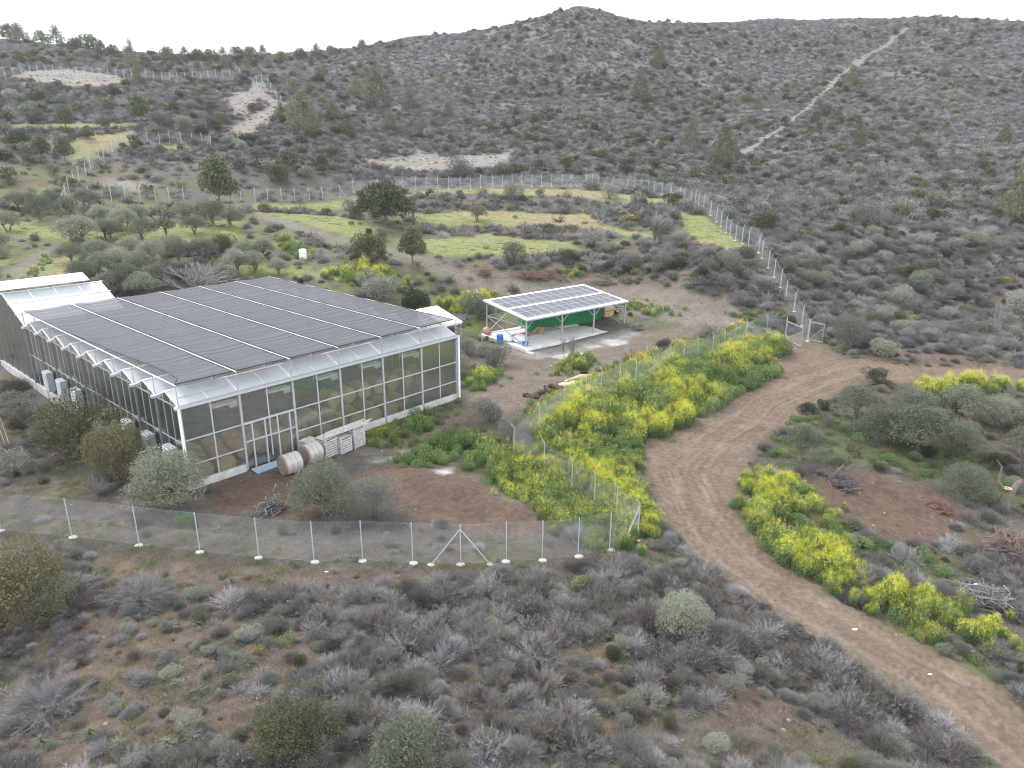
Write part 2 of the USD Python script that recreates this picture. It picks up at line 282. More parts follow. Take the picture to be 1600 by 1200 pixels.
# real base colours of the ground, blended per vertex
n1, n2, n3 = nz(tx, ty, 1 / 9., 4, 31), nz(tx, ty, 1 / 2.2, 3, 32), nz(tx, ty, 1 / .9, 2, 33)
def lerp(a, b, t): return a * (1 - t[..., None]) + np.asarray(b) * t[..., None]
col = np.broadcast_to(V(.100, .086, .072), tx.shape + (3,)).copy()
col = lerp(col, (.135, .098, .073), np.clip((n1 - .45) * 4, 0, 1) * .8)
col = lerp(col, (.085, .095, .04), np.clip((n2 - .53) * 5, 0, 1) * .5)
hill = np.clip((ty - 140) / 40, 0, 1)
col = lerp(col, (.148, .136, .128), hill * .8)
col = lerp(col, (.19, .170, .148), hill * np.clip((n1 - .46) * 4, 0, 1) * .5)
orch = np.clip((ty - 76) / 10, 0, 1) * np.clip((150 - ty) / 20, 0, 1) * np.clip((30 - tx) / 10, 0, 1)
col = lerp(col, (.13, .15, .058), orch * np.clip((n2 - .36) * 4, 0, 1) * .85)
col = lerp(col, (.138, .086, .062), Z['redsoil'] * (.15 + .6 * n2))
mead = (.19, .205, .078)
col = lerp(col, (.125, .098, .074), Z['bank'] * (.3 + .7 * n1))
col = lerp(col, mead, Z['meadow'] * (.7 + .3 * n2))
col = lerp(col, (.235, .205, .11), Z['meadow'] * np.clip((n1 - .40) * 3, 0, 1) * .75)
col = lerp(col, (.27, .21, .13), Z['drygrass'] * (.35 + .5 * n1))
col = lerp(col, (.075, .105, .03), Z['weeds'] * (.4 + .6 * n2))
col = lerp(col, (.105, .072, .054), Z['soil'])
col = lerp(col, (.148, .115, .091), Z['yard'] * (.75 + .25 * n2))
col = lerp(col, (.165, .140, .118), Z['track'] * .9)
col = lerp(col, (.158, .117, .086), Z['road'] * (.8 + .2 * n2))
col = lerp(col, (.205, .160, .123), Z['road'] * np.clip(rut, 0, 1) * .6)
col = lerp(col, (.085, .062, .046), Z['road'] * np.clip(rut2 * .85, 0, 1))
col = lerp(col, (.24, .22, .20), Z['gravelpad'] * .8)
col = lerp(col, (.255, .222, .188), Z['pale'] * np.clip(.25 + 1.0 * n2, 0, 1))
col = lerp(col, (.36, .345, .325), Z['lime'] * np.clip((n2 - .38) * 5, 0, 1))
col = col * (.82 + .36 * n3)[..., None]

mat = usdkit.material
def gmat(name, grain, bumpd):
    return mat(stage, f'/World/Looks/{name}', {
        'a': ('attribute', {'attribute': 'tint'}), 'g': ('geometry', {}),
        'n': ('noise_texture', {'scale': grain, 'detail': 6.0, 'roughness': .65}), 'r': ('map_range', {'from_min': .25, 'from_max': .75, 'to_min': .62, 'to_max': 1.38}),
        'v': ('voronoi_texture', {'scale': grain * 1.6, 'randomness': 1.0}), 'vr': ('map_range', {'from_min': .0, 'from_max': .22, 'to_min': 1.45, 'to_max': 1.0, 'clamp': True}),
        'mm': ('math', {'math_type': 'multiply'}), 'x': ('mix_color', {'blend_type': 'multiply', 'fac': 1.0, 'use_clamp': False}), 'cc': ('combine_color', {}),
        'b': ('bump', {'strength': .8, 'distance': bumpd}), 'p': ('principled_bsdf', {'roughness': .95, 'specular_ior_level': .15})},
        [('g.position', 'n.vector'), ('g.position', 'v.vector'), ('n.fac', 'r.value'), ('v.distance', 'vr.value'), ('r.result', 'mm.value1'), ('vr.result', 'mm.value2'),
         ('mm.value', 'cc.r'), ('mm.value', 'cc.g'), ('mm.value', 'cc.b'), ('a.color', 'x.a'), ('cc.color', 'x.b'), ('x.result', 'p.base_color'), ('n.fac', 'b.height'), ('b.normal', 'p.normal')], surface='p.BSDF')
M_ground = gmat('earth', 2.6, .12); M_dirt = gmat('dirt', 3.2, .05)
nx, ny = tx.shape
vid = np.arange(nx * ny).reshape(nx, ny)
quads = np.stack([vid[:-1, :-1], vid[1:, :-1], vid[1:, 1:], vid[:-1, 1:]], -1)
cen = lambda a: (a[:-1, :-1] + a[1:, :-1] + a[1:, 1:] + a[:-1, 1:]) / 4
cls = np.zeros((nx - 1, ny - 1), int)
cls[cen(ty) > 152] = 5
cls[(cen(Z['meadow']) > .5)] = 4
cls[cen(Z['pale']) > .5] = 6
cls[cen(Z['yard']) > .5] = 2
cls[cen(Z['track']) > .5] = 3
cls[cen(Z['road']) > .5] = 1
pts = np.stack([tx, ty, tz], -1).reshape(-1, 3); cl = col.reshape(-1, 3)
gxn = np.gradient(tz, XS, axis=0); gyn = np.gradient(tz, YS, axis=1)
nrm = np.stack([-gxn, -gyn, np.ones_like(tz)], -1); nrm /= np.linalg.norm(nrm, axis=-1, keepdims=True); nrm = nrm.reshape(-1, 3)
for c, nm, mt in ((0, 'ground', M_ground), (1, 'dirt_road', M_dirt), (2, 'dirt_yard', M_dirt), (3, 'farm_track', M_dirt), (4, 'meadow', M_ground), (5, 'hills', M_ground), (6, 'bare_path', M_dirt)):
    f = quads[cls == c].reshape(-1, 4); ids, inv = np.unique(f, return_inverse=True); f = inv.reshape(-1, 4)
    m = UsdGeom.Mesh.Define(stage, numbered('/World', nm))
    m.CreatePointsAttr(Vt.Vec3fArray.FromNumpy(pts[ids].astype(np.float32)))
    m.CreateFaceVertexCountsAttr(Vt.IntArray.FromNumpy(np.full(len(f), 4, np.int32))); m.CreateFaceVertexIndicesAttr(Vt.IntArray.FromNumpy(f.astype(np.int32).ravel()))
    m.CreateSubdivisionSchemeAttr('none')
    m.CreateNormalsAttr(Vt.Vec3fArray.FromNumpy(nrm[ids].astype(np.float32))); m.SetNormalsInterpolation('vertex')
    UsdGeom.PrimvarsAPI(m).CreatePrimvar('tint', Sdf.ValueTypeNames.Color3fArray, 'vertex').Set(Vt.Vec3fArray.FromNumpy(cl[ids].astype(np.float32)))
    UsdShade.MaterialBindingAPI.Apply(m.GetPrim()).Bind(mt)
    cd(m.GetPrim(), kind='structure')

# ------------------------------------------------------------------ thin air haze over the valley
mat(stage, '/World/Looks/haze_air', {'v': ('principled_volume', {'color': (.93, .95, 1.0), 'density': HAZE, 'anisotropy': .25})}, volume='v.volume')
hzb = trimesh.creation.box([720, 580, float(fine.max() - fine.min()) + 24]); hzb.apply_translation([0, 250, float(fine.min()) - 1.5 + (float(fine.max() - fine.min()) + 24) / 2])
cd(usdkit.mesh(stage, '/World/haze', hzb, '/World/Looks/haze_air').GetPrim(), kind='stuff')

# ------------------------------------------------------------------ plain materials
def pmat(name, c, rough=.6, metal=0., var=.12, scale=3., spec=.5, bump=0.):
    c = V(*c)
    return mat(stage, f'/World/Looks/{name}', {
        'tc': ('texture_coordinate', {}), 'n': ('noise_texture', {'scale': scale, 'detail': 5.0, 'roughness': .6}),
        'r': ('rgb_ramp', {'ramp': [(.3, tuple(c * (1 - var))), (.7, tuple(np.minimum(c * (1 + var), 1)))]}), 'b': ('bump', {'strength': bump, 'distance': .02}),
        'p': ('principled_bsdf', {'roughness': rough, 'metallic': metal, 'specular_ior_level': spec})},
        [('tc.object', 'n.vector'), ('n.fac', 'r.fac'), ('r.color', 'p.base_color')] + ([('n.fac', 'b.height'), ('b.normal', 'p.normal')] if bump else []), surface='p.BSDF')
M_galv = pmat('galvanised_steel', (.36, .375, .39), .5, .2, .15, 6)
M_white = pmat('white_metal', (.78, .78, .77), .45, 0, .05, 2)
M_dark = pmat('dark_steel', (.16, .17, .18), .5, .3)
M_conc = pmat('concrete', (.50, .48, .45), .9, 0, .22, 1.2, .2, .3)
M_concw = pmat('white_concrete', (.62, .61, .585), .9, 0, .14, .9, .2, .2)
M_wood = pmat('weathered_wood', (.30, .24, .18), .9, 0, .3, 5, .1)
M_greyw = pmat('grey_wood', (.47, .45, .43), .9, 0, .25, 5, .1)
M_hem = pmat('black_cord', (.03, .03, .033), .7)
M_blue = pmat('blue_plastic', (.03, .16, .48), .4, 0, .08)
M_green = pmat('green_paint', (.015, .24, .085), .45, 0, .12, 1.5)
M_plast = pmat('white_plastic', (.74, .74, .73), .5, 0, .08)
M_wrap = pmat('grey_wrap', (.40, .37, .35), .5, 0, .15, 4)
M_straw = pmat('straw', (.62, .45, .29), .95, 0, .35, 9, .1, .8)
M_old = pmat('weathered_straw', (.27, .21, .16), .95, 0, .35, 9, .1, .8)
M_red = pmat('faded_red_paint', (.42, .22, .18), .5, 0, .2)
M_teal = pmat('teal_sheet', (.13, .36, .32), .5, 0, .1)
M_tan = pmat('tan_tarp', (.52, .40, .27), .7, 0, .15, 3)
M_brush = pmat('cut_brush', (.22, .155, .13), .9, 0, .3, 4, .1)
M_brushr = pmat('red_brush', (.21, .125, .10), .9, 0, .3, 4, .1)
M_log = pmat('dark_log', (.10, .075, .055), .95, 0, .4, 6, .1)
M_bluegrey = pmat('blue_grey_sheet', (.30, .37, .46), .5, 0, .08)
M_bluegrey2 = pmat('cooler_grey', (.24, .27, .285), .5, 0, .08)
M_ply = pmat('plywood', (.50, .34, .20), .8, 0, .15, 3, .2)
M_frame = pmat('aluminium', (.44, .455, .465), .45, .2, .05)
M_cell = mat(stage, '/World/Looks/solar_glass', {'tc': ('texture_coordinate', {}), 'n': ('noise_texture', {'scale': .8, 'detail': 3.0}), 'r': ('rgb_ramp', {'ramp': [(.3, (.065, .064, .078)), (.7, (.10, .097, .11))]}),
    'p': ('principled_bsdf', {'roughness': .34, 'specular_ior_level': .35})}, [('tc.object', 'n.vector'), ('n.fac', 'r.fac'), ('r.color', 'p.base_color')], surface='p.BSDF')
# clear twin-wall plastic: blurred view through plus a soft reflection
def polycarb(name, tint, rough, refl):
    return mat(stage, f'/World/Looks/{name}', {
        'fr': ('fresnel', {'IOR': 1.45}), 'mx': ('math', {'math_type': 'multiply_add', 'value2': 1.0, 'value3': refl}), 
        't': ('refraction_bsdf', {'color': tint, 'roughness': rough, 'IOR': 1.0001}), 'tr': ('transparent_bsdf', {'color': tint}), 'k': ('mix_closure', {'fac': .6}),
        'df': ('diffuse_bsdf', {'color': (.62, .66, .66)}), 'hz': ('mix_closure', {'fac': .022}), 'g': ('glossy_bsdf', {'color': (.85, .87, .86), 'roughness': .16}), 'm': ('mix_closure', {})},
        [('fr.fac', 'mx.value1'), ('mx.value', 'm.fac'), ('t.BSDF', 'k.closure1'), ('tr.BSDF', 'k.closure2'), ('k.closure', 'hz.closure1'), ('df.BSDF', 'hz.closure2'), ('hz.closure', 'm.closure1'), ('g.BSDF', 'm.closure2')], surface='m.closure')
M_poly = polycarb('wall_plastic', (.96, .98, .96), .10, .10)
M_side = polycarb('side_plastic', (.90, .92, .90), .3, .30)
M_roof = mat(stage, '/World/Looks/roof_plastic', {
    'tc': ('texture_coordinate', {}), 'n': ('noise_texture', {'scale': .5, 'detail': 4.0}), 'r': ('rgb_ramp', {'ramp': [(.3, (.66, .68, .70)), (.7, (.78, .79, .80))]}),
    'd': ('principled_bsdf', {'roughness': .28, 'specular_ior_level': .6}), 'tl': ('translucent_bsdf', {'color': (.80, .82, .82)}), 'm': ('mix_closure', {'fac': .5})},
    [('tc.object', 'n.vector'), ('n.fac', 'r.fac'), ('r.color', 'd.base_color'), ('d.BSDF', 'm.closure1'), ('tl.BSDF', 'm.closure2')], surface='m.closure')
M_net = mat(stage, '/World/Looks/shade_net', {
    'tc': ('texture_coordinate', {}), 'sx': ('separate_xyz', {}), 'n': ('noise_texture', {'dimensions': '1D', 'scale': 2.6, 'detail': 3.0, 'roughness': .8}), 'n2': ('noise_texture', {'scale': .6, 'detail': 3.0}),
    'ad': ('math', {'math_type': 'multiply_add', 'value2': .05, 'value3': 0.}), 'r': ('map_range', {'from_min': .32, 'from_max': .68, 'to_min': .72, 'to_max': .97, 'clamp': True}),
    'a2': ('math', {'math_type': 'add'}),
    'cr': ('rgb_ramp', {'ramp': [(.3, (.125, .124, .14)), (.5, (.088, .087, .10)), (.7, (.062, .061, .071))]}), 'd': ('principled_bsdf', {'roughness': .75, 'specular_ior_level': .2}), 't': ('transparent_bsdf', {'color': (.95, .95, .95)}), 'm': ('mix_closure', {})},
    [('tc.object', 'sx.vector'), ('tc.object', 'n2.vector'), ('n2.fac', 'ad.value1'), ('ad.value', 'a2.value1'), ('sx.y', 'a2.value2'), ('a2.value', 'n.w'), ('n.fac', 'r.value'), ('n.fac', 'cr.fac'), ('cr.color', 'd.base_color'), ('r.result', 'm.fac'), ('t.BSDF', 'm.closure1'), ('d.BSDF', 'm.closure2')], surface='m.closure')
M_wire = pmat('wire', (.34, .36, .37), .5, .2, .05)
M_post = pmat('fence_post', (.42, .44, .45), .5, .15, .08)

# ------------------------------------------------------------------ greenhouse
def local_thing(name, label, cat, o, yaw, group=None): return thing(name, label, cat, o, group, yaw)
def pane(mb_quad, th=.02):
    """a thin closed slab over four corners"""
    q = np.asarray(mb_quad, float); n = unit(np.cross(q[1] - q[0], q[3] - q[0])) * th / 2
    m = MB(); m.add(np.vstack([q - n, q + n]), [(0, 3, 2, 1), (4, 5, 6, 7), (0, 1, 5, 4), (1, 2, 6, 5), (2, 3, 7, 6), (3, 0, 4, 7)]); return m
def sheet(q): return np.asarray(q, float), np.array([(0, 1, 2), (0, 2, 3)])
gh = local_thing('greenhouse', 'wide clear-walled greenhouse of many gables with black shade nets stretched above its roof', 'greenhouse', GO, GYAW)
H3, PL = GH, .45
RL = [PL, 1.55, 3.2, H3 - .12]
for k in range(7):                                                      # front posts, mullions
    w = .15 if k not in (0, 6) else .18
    part(gh, 'post', MB().bar((k * GBX, 0, 0), (k * GBX, 0, H3), w, w), M_galv)
    if k < 6: part(gh, 'mullion', MB().bar(((k + .5) * GBX, -.01, PL), ((k + .5) * GBX, -.01, H3 - .1), .07, .08), M_frame)
for j in range(1, 10):                                                  # side posts
    part(gh, 'post', MB().bar((0, j * GBY, -1.2), (0, j * GBY, H3), .16, .16), M_dark if j else M_galv)
    part(gh, 'post', MB().bar((GL, j * GBY, 0), (GL, j * GBY, H3), .16, .16), M_galv)
for k in range(1, 6):
    for j in (3, 6, 9):
        part(gh, 'inner_post', MB().bar((k * GBX, j * GBY, 0), (k * GBX, j * GBY, H3), .12, .12), M_galv)
for k in range(6):                                                      # front rails and panes
    if k == 1:
        zs = [3.2]
        part(gh, 'rail', MB().bar((k * GBX + .08, -.02, 3.2), ((k + 1) * GBX - .08, -.02, 3.2), .10, .12), M_frame)
    else:
        for z in RL[1:3]: part(gh, 'rail', MB().bar((k * GBX + .08, -.02, z), ((k + 1) * GBX - .08, -.02, z), .06, .07), M_frame)
    if k != 1: part(gh, 'plinth', MB().obox(((k + .5) * GBX, 0, PL / 2 - .1), (GBX / 2 - .1, 0, 0), (0, .13, 0), (0, 0, PL / 2 + .1)), M_conc)
    for h in range(2):
        a0, a1 = (k + h / 2) * GBX + .06, (k + h / 2 + .5) * GBX - .06
        lv = [(PL, 1.55), (1.55, 3.2), (3.2, H3 - .1)] if k != 1 else [(3.2, H3 - .1)]
        for z0, z1 in lv: part(gh, 'wall_pane', pane([(a0, 0, z0), (a1, 0, z0), (a1, 0, z1), (a0, 0, z1)], .012), M_poly)
dr = part(gh, 'door', MB().bar((GBX + .08, -.06, 1.95), (2 * GBX - .08, -.06, 1.95), .07, .08), M_frame)
for t in (0.16, .40, .64, .88):
    part(dr, 'door_upright', MB().bar((GBX * (1 + t), -.05, .02), (GBX * (1 + t), -.05, 3.15), .10, .09), M_frame)
for t0, t1 in ((.02, .16), (.16, .40), (.40, .64), (.64, .88), (.88, .98)):
    for z0, z1 in ((.05, 1.92), (1.98, 3.15)):
        part(dr, 'door_pane', pane([(GBX * (1 + t0) + .04, 0, z0), (GBX * (1 + t1) - .04, 0, z0), (GBX * (1 + t1) - .04, 0, z1), (GBX * (1 + t0) + .04, 0, z1)], .012), M_poly)
for side, aa in ((0, 0.0), (1, GL)):                                    # gable walls left and right
    for j in range(9):
        b0, b1, bm = j * GBY, (j + 1) * GBY, (j + .5) * GBY
        pb = -.9 if side == 0 else -.1
        part(gh, 'plinth', MB().obox((aa, bm, (PL + pb) / 2), (.12, 0, 0), (0, GBY / 2 - .1, 0), (0, 0, (PL - pb) / 2)), M_conc)
        for z in (3.0, H3 - .05): part(gh, 'rail', MB().bar((aa, b0 + .09, z), (aa, b1 - .09, z), .07, .06), M_galv)
        for t in (1 / 3, 2 / 3): part(gh, 'mullion', MB().bar((aa, b0 + t * GBY, PL), (aa, b0 + t * GBY, H3 + GRH * .62), .035, .05), M_galv)
        for t in range(3):
            for z0, z1 in ((PL, 2.97), (3.03, H3 - .08)):
                part(gh, 'wall_pane', pane([(aa, b0 + t * GBY / 3 + .05, z0), (aa, b0 + (t + 1) * GBY / 3 - .05, z0), (aa, b0 + (t + 1) * GBY / 3 - .05, z1), (aa, b0 + t * GBY / 3 + .05, z1)], .012), M_side)
        part(gh, 'gable_pane', (V((aa, b0 + .08, H3), (aa, b1 - .08, H3), (aa, bm, H3 + GRH - .02)), [(0, 1, 2)]), M_side)
        for bb in (b0, b1): part(gh, 'verge', MB().bar((aa - .02 + .04 * side, bb, H3 + .02), (aa - .02 + .04 * side, bm, H3 + GRH + .02), .07, .09), M_white)
for j in range(10):                                                     # gutters, ridges, roof
    part(gh, 'gutter', MB().obox((GL / 2, j * GBY - (.05 if j == 0 else 0), H3 - .02), (GL / 2 + .28, 0, 0), (0, .14, 0), (0, 0, .075)), M_frame)
    if j == 9: break
    part(gh, 'ridge', MB().bar((-.05, (j + .5) * GBY, H3 + GRH + .03), (GL + .05, (j + .5) * GBY, H3 + GRH + .03), .10, .06), M_white)
    for s in (0, 1):
        bb = (j + s) * GBY + (.13 if s == 0 else -.13); bm = (j + .5) * GBY
        for k in range(12):
            a0, a1 = k * GBX / 2 + .02, (k + 1) * GBX / 2 - .02
            q = [(a0, bb, H3 + .06), (a1, bb, H3 + .06), (a1, bm, H3 + GRH), (a0, bm, H3 + GRH)]
            part(gh, 'roof_panel', pane(q if s == 0 else q[::-1], .016), M_roof)
            if j < 2 and s == 0: part(gh, 'glazing_bar', MB().bar((a1 + .02, bb, H3 + .075), (a1 + .02, bm, H3 + GRH + .012), .05, .04), M_white)
    if j == 0:
        for k in range(6):
            if k % 2 == 0:
                a0, a1 = (k + .1) * GBX, (k + .9) * GBX; f = .55
                part(gh, 'roof_vent', MB().obox(((a0 + a1) / 2, .13 + (GBY / 2 - .13) * .72, H3 + .06 + (GRH - .06) * .72 + .05), ((a1 - a0) / 2, 0, 0), (0, .40, .165), (0, -.008, .02)), M_roof)
part(gh, 'fascia', MB().bar((-.1, -.16, H3 + .07), (GL + .1, -.16, H3 + .07), .05, .10), M_galv)
for a in (-.1, GL + .1):
    part(gh, 'downpipe', MB().tube([(a, -.2, H3 - .05), (a, -.2, .05)], .09, 8), M_white, 40)
for k in range(7):                                                      # net masts and wires
    for j in range(10):
        part(gh, 'net_mast', MB().bar((k * GBX, j * GBY, H3 + .05), (k * GBX, j * GBY, H3 + GNET), .05, .05), M_galv)
    part(gh, 'net_rail', MB().bar((k * GBX, -.0, H3 + GNET - .03), (k * GBX, GW, H3 + GNET - .03), .06, .05), M_white)
for k in range(6):                                                      # six nets
    A0, A1 = k * GBX + (.16 if k else .05), (k + 1) * GBX - (.16 if k < 5 else .1)
    nu, nv = 13, 60
    uu, vv = np.meshgrid(np.linspace(0, 1, nu), np.linspace(0, 1, nv), indexing='ij')
    a = A0 + uu * (A1 - A0); b = .18 + vv * (GW - .2)
    if k == 0: a = a + (1 - uu) * (.75 * np.exp(-((vv - .12) / .2) ** 2) * (vv > .01) + .25 * np.exp(-((vv - .45) / .2) ** 2))
    wob = nz(a, b, .9, 3, 60 + k)
    b = b + (vv < .01) * .35 * (wob - .5)
    sag = .09 * np.sin(np.pi * uu) * (.5 + wob) + .05 * np.abs(np.sin(b * np.pi / GBY))
    z = H3 + GNET + .02 - sag * np.clip(vv * 12, 0, 1) - .05 * np.exp(-vv / .006) * wob
    pts_ = np.stack([a, b, z], -1).reshape(-1, 3); I = np.arange(nu * nv).reshape(nu, nv)
    f = np.stack([I[:-1, :-1], I[1:, :-1], I[1:, 1:], I[:-1, 1:]], -1).reshape(-1, 4)
    nt = part(gh, 'shade_net', (pts_, f), M_net, True)
    ed = MB(); i = 0
    for row in (I[:, 0], I[0, :], I[-1, :]): ed.tube(pts_[row][::2], .04, 4)
    part(nt, 'net_hem', ed, M_hem)
M_floor = pmat('greenhouse_floor', (.31, .30, .28), .95, 0, .25, .8, .1)
part(gh, 'floor', MB().obox((GL / 2, GW / 2, -.0), (GL / 2 - .15, 0, 0), (0, GW / 2 - .15, 0), (0, 0, .03)), M_floor)
for k in range(6):                                                      # fan housings under the eave
    a = (k + 1) * GBX - .55
    fn = part(gh, 'fan_housing', MB().obox((a - .35, .42, H3 - .62), (.8, 0, 0), (0, .3, 0), (0, 0, .07)), M_plast)
    fm = MB()
    for q in range(3): fm.tube([(a + .1 + .24 * q, .14, H3 - .82), (a + .1 + .24 * q, .6, H3 - .74)], .17, 8)
    part(fn, 'fan_bag', fm, M_plast, 50)
for j in (0, 1, 2, 5, 6, 7):                                              # louvred coolers on the left wall
    bm = (j + .5) * GBY - .3
    bx_ = part(gh, 'cooler_box', MB().obox((-.36, bm, 1.85), (.22, 0, 0), (0, .55, 0), (0, 0, .80)), M_bluegrey2)
    lv = MB()
    for q in range(11): lv.obox((-.60, bm, 1.15 + q * .14), (.03, 0, .02), (0, .50, 0), (.02, 0, -.03))
    part(bx_, 'louvre', lv, M_frame)

# taller block at the back left
g2 = local_thing('tall_greenhouse', 'taller greenhouse block with a bare white plastic roof behind the netted greenhouse', 'greenhouse', GO, GYAW)
def toG(p): d = p - GO; return V(d @ GEX, d @ GEY, d[2])
def onplane(u, v, n, o):
    d = ray(u, v); c = V(0, 0, HCAM); t = ((o - c) @ n) / (d @ n); return c + d * t
rp = toG(onplane(2.5, 459, GEX, GO))                                      # left end of its ridge on the wall plane
B0, BR, ZR = GW + .03, max(rp[1], GW + 2.5), rp[2]
B1 = 2 * BR - B0
ra = toG(atz(153, 439, ZR))[0]
L2 = min(max(ra, 6), 16)
for k in range(5):
    aa = L2 * k / 4
    for bb, zz in ((B0, H3), (B1, H3)):
        if not (k and bb == B0 and False): part(g2, 'post', MB().bar((aa, bb + (.1 if bb == B0 else 0), -1.3), (aa, bb + (.1 if bb == B0 else 0), zz), .16, .16), M_dark)
NB = 4
for k in range(NB):
    a0, a1 = L2 * k / NB + .03, L2 * (k + 1) / NB - .03
    for s, (bb, bm) in enumerate(((B0 + .02, BR), (B1, BR))):
        for q in range(3):
            t0, t1 = q / 3 + .006, (q + 1) / 3 - .006
            pt = lambda a, t: (a, bb + (bm - bb) * t, H3 + .1 + (ZR - H3 - .1) * t)
            qd = [pt(a0, t0), pt(a1, t0), pt(a1, t1), pt(a0, t1)]
            part(g2, 'roof_panel', pane(qd if s == 0 else qd[::-1], .02), M_roof)
    if k: part(g2, 'glazing_bar', MB().bar((a0 - .03, B0 + .02, H3 + .13), (a0 - .03, BR, ZR + .03), .09, .05), M_white)
for t in (.0, .333, .667, 1.0):
    part(g2, 'purlin', MB().bar((-.15, B0 + (BR - B0) * t, H3 + .14 + (ZR - H3 - .1) * t), (L2 + .25, B0 + (BR - B0) * t, H3 + .14 + (ZR - H3 - .1) * t), .07 if 0 < t < 1 else .12, .05), M_white)
for aa in (0, L2):
    for bb in (B0, B1): part(g2, 'verge', MB().bar((aa, bb, H3 + .1), (aa, BR, ZR + .04), .10, .12), M_white)
    nb = 6
    for q in range(nb):
        b0, b1 = B0 + (B1 - B0) * q / nb + .04, B0 + (B1 - B0) * (q + 1) / nb - .04
        zt = lambda b: H3 + (ZR - H3) * (1 - abs(b - BR) / (BR - B0)) - .03
        for z0, z1 in ((PL, 1.9), (1.9, 3.7), (3.7, None)):
            part(g2, 'wall_pane', pane([(aa, b0, z0), (aa, b1, z0), (aa, b1, z1 or zt(b1)), (aa, b0, z1 or zt(b0))], .012), M_side)
        if q: part(g2, 'mullion', MB().bar((aa, b0 - .04, -.6), (aa, b0 - .04, zt(b0)), .08, .08), M_dark)
    part(g2, 'plinth', MB().obox((aa, BR, -.25), (.13, 0, 0), (0, (B1 - B0) / 2, 0), (0, 0, .7)), M_conc)
rv = part(g2, 'roof_vent', MB().obox((L2 / 2 - .8, BR + .35, ZR + .62), (L2 / 2 - .2, 0, 0), (0, .85, .26), (0, -.006, .02)), M_roof)
for q in range(1, 5):
    part(rv, 'vent_bar', MB().bar((L2 * q / 5 - .6, BR - .45, ZR + .41), (L2 * q / 5 - .6, BR + 1.15, ZR + .90), .06, .04), M_white)
for q in range(5): part(g2, 'vent_strut', MB().bar((L2 * q / 5 + .3, BR, ZR + .02), (L2 * q / 5 + .3, BR + .9, ZR + .78), .05, .05), M_galv)

# ------------------------------------------------------------------ hay bales inside and out
def bale_mesh(r, w, wr=0):
    m = MB(); n = 20; an = np.arange(n) * 2 * np.pi / n
    prof = [(-w / 2, r * .0), (-w / 2, r * .93), (-w / 2 + .06, r), (w / 2 - .06, r), (w / 2, r * .93), (w / 2, 0)]
    rings = np.array([[(x, rr * math.cos(t), rr * math.sin(t)) for t in an] for x, rr in prof]); v = rings.reshape(-1, 3)
    v = v + .02 * (meshkit.noise(v * 5, 3)[:, None] - .5)
    I = np.arange(len(prof) * n).reshape(len(prof), n)
    m.add(v, np.stack([I[:-1], np.roll(I, -1, 1)[:-1], np.roll(I, -1, 1)[1:], I[1:]], -1).reshape(-1, 4)); return m
def bale(loc, rz, label, group=None, wrapped=False, r=.68, w=1.25):
    t = thing('hay_bale', label, 'hay bale', loc, group, rz)
    m = bale_mesh(r, w).mesh(); m[0][:, 2] += r * .96
    part(t, 'straw_roll', m, M_old if wrapped else M_straw, 40)
    if wrapped:
        for x in (-.36, 0.0, .36):
            b = MB(); an = np.linspace(0, 2 * np.pi, 25)[:-1]
            for s, x0 in enumerate((x - .165, x + .165)): b.v.append(np.stack([np.full(24, x0), (r + .012) * np.cos(an), (r + .012) * np.sin(an) + r * .96], 1))
            i = np.arange(24); j = (i + 1) % 24; b.f.append(np.vstack([np.stack([i, j, j + 24], 1), np.stack([i, j + 24, i + 24], 1)]))
            part(t, 'wrap_band', b, M_wrap, 60)
    return t
rg = np.random.default_rng(5)
slots = []
for row, b in enumerate((.85, 2.25, 3.7)):
    for i in range(14):
        a = 1.1 + i * 1.5 + row * .4 + rg.uniform(-.1, .1)
        if a > 21.5 or (3.9 < a < 6.6 and row == 0): continue
        slots.append((a, b + rg.uniform(-.05, .1), .03, ('front', 'middle', 'back')[row]))
for i in range(7): slots.append((12.5 + i * 1.45, 3.15, 1.31, 'upper'))
NTB = 'first second third fourth fifth sixth seventh eighth ninth tenth eleventh twelfth thirteenth fourteenth fifteenth'.split(); cnt = {}
for a, b, z, row in slots:
    cnt[row] = cnt.get(row, -1) + 1
    bale(G(a, b, z), GYAW + math.pi / 2 + rg.uniform(-.25, .25), f'{NTB[cnt[row]]} straw bale from the left in the {row} row inside the greenhouse', 'straw bales inside the greenhouse')
for u, v, lab, rz in ((455, 738, 'round bale with grey wrap bands on the ground nearest the greenhouse door', GYAW - .05), (487, 722, 'second grey-banded round bale, half behind the bush and touching the crates', GYAW + .1)):
    p = P1(u, v); bale(on(p[0], p[1], -.03), rz, lab, None, True)

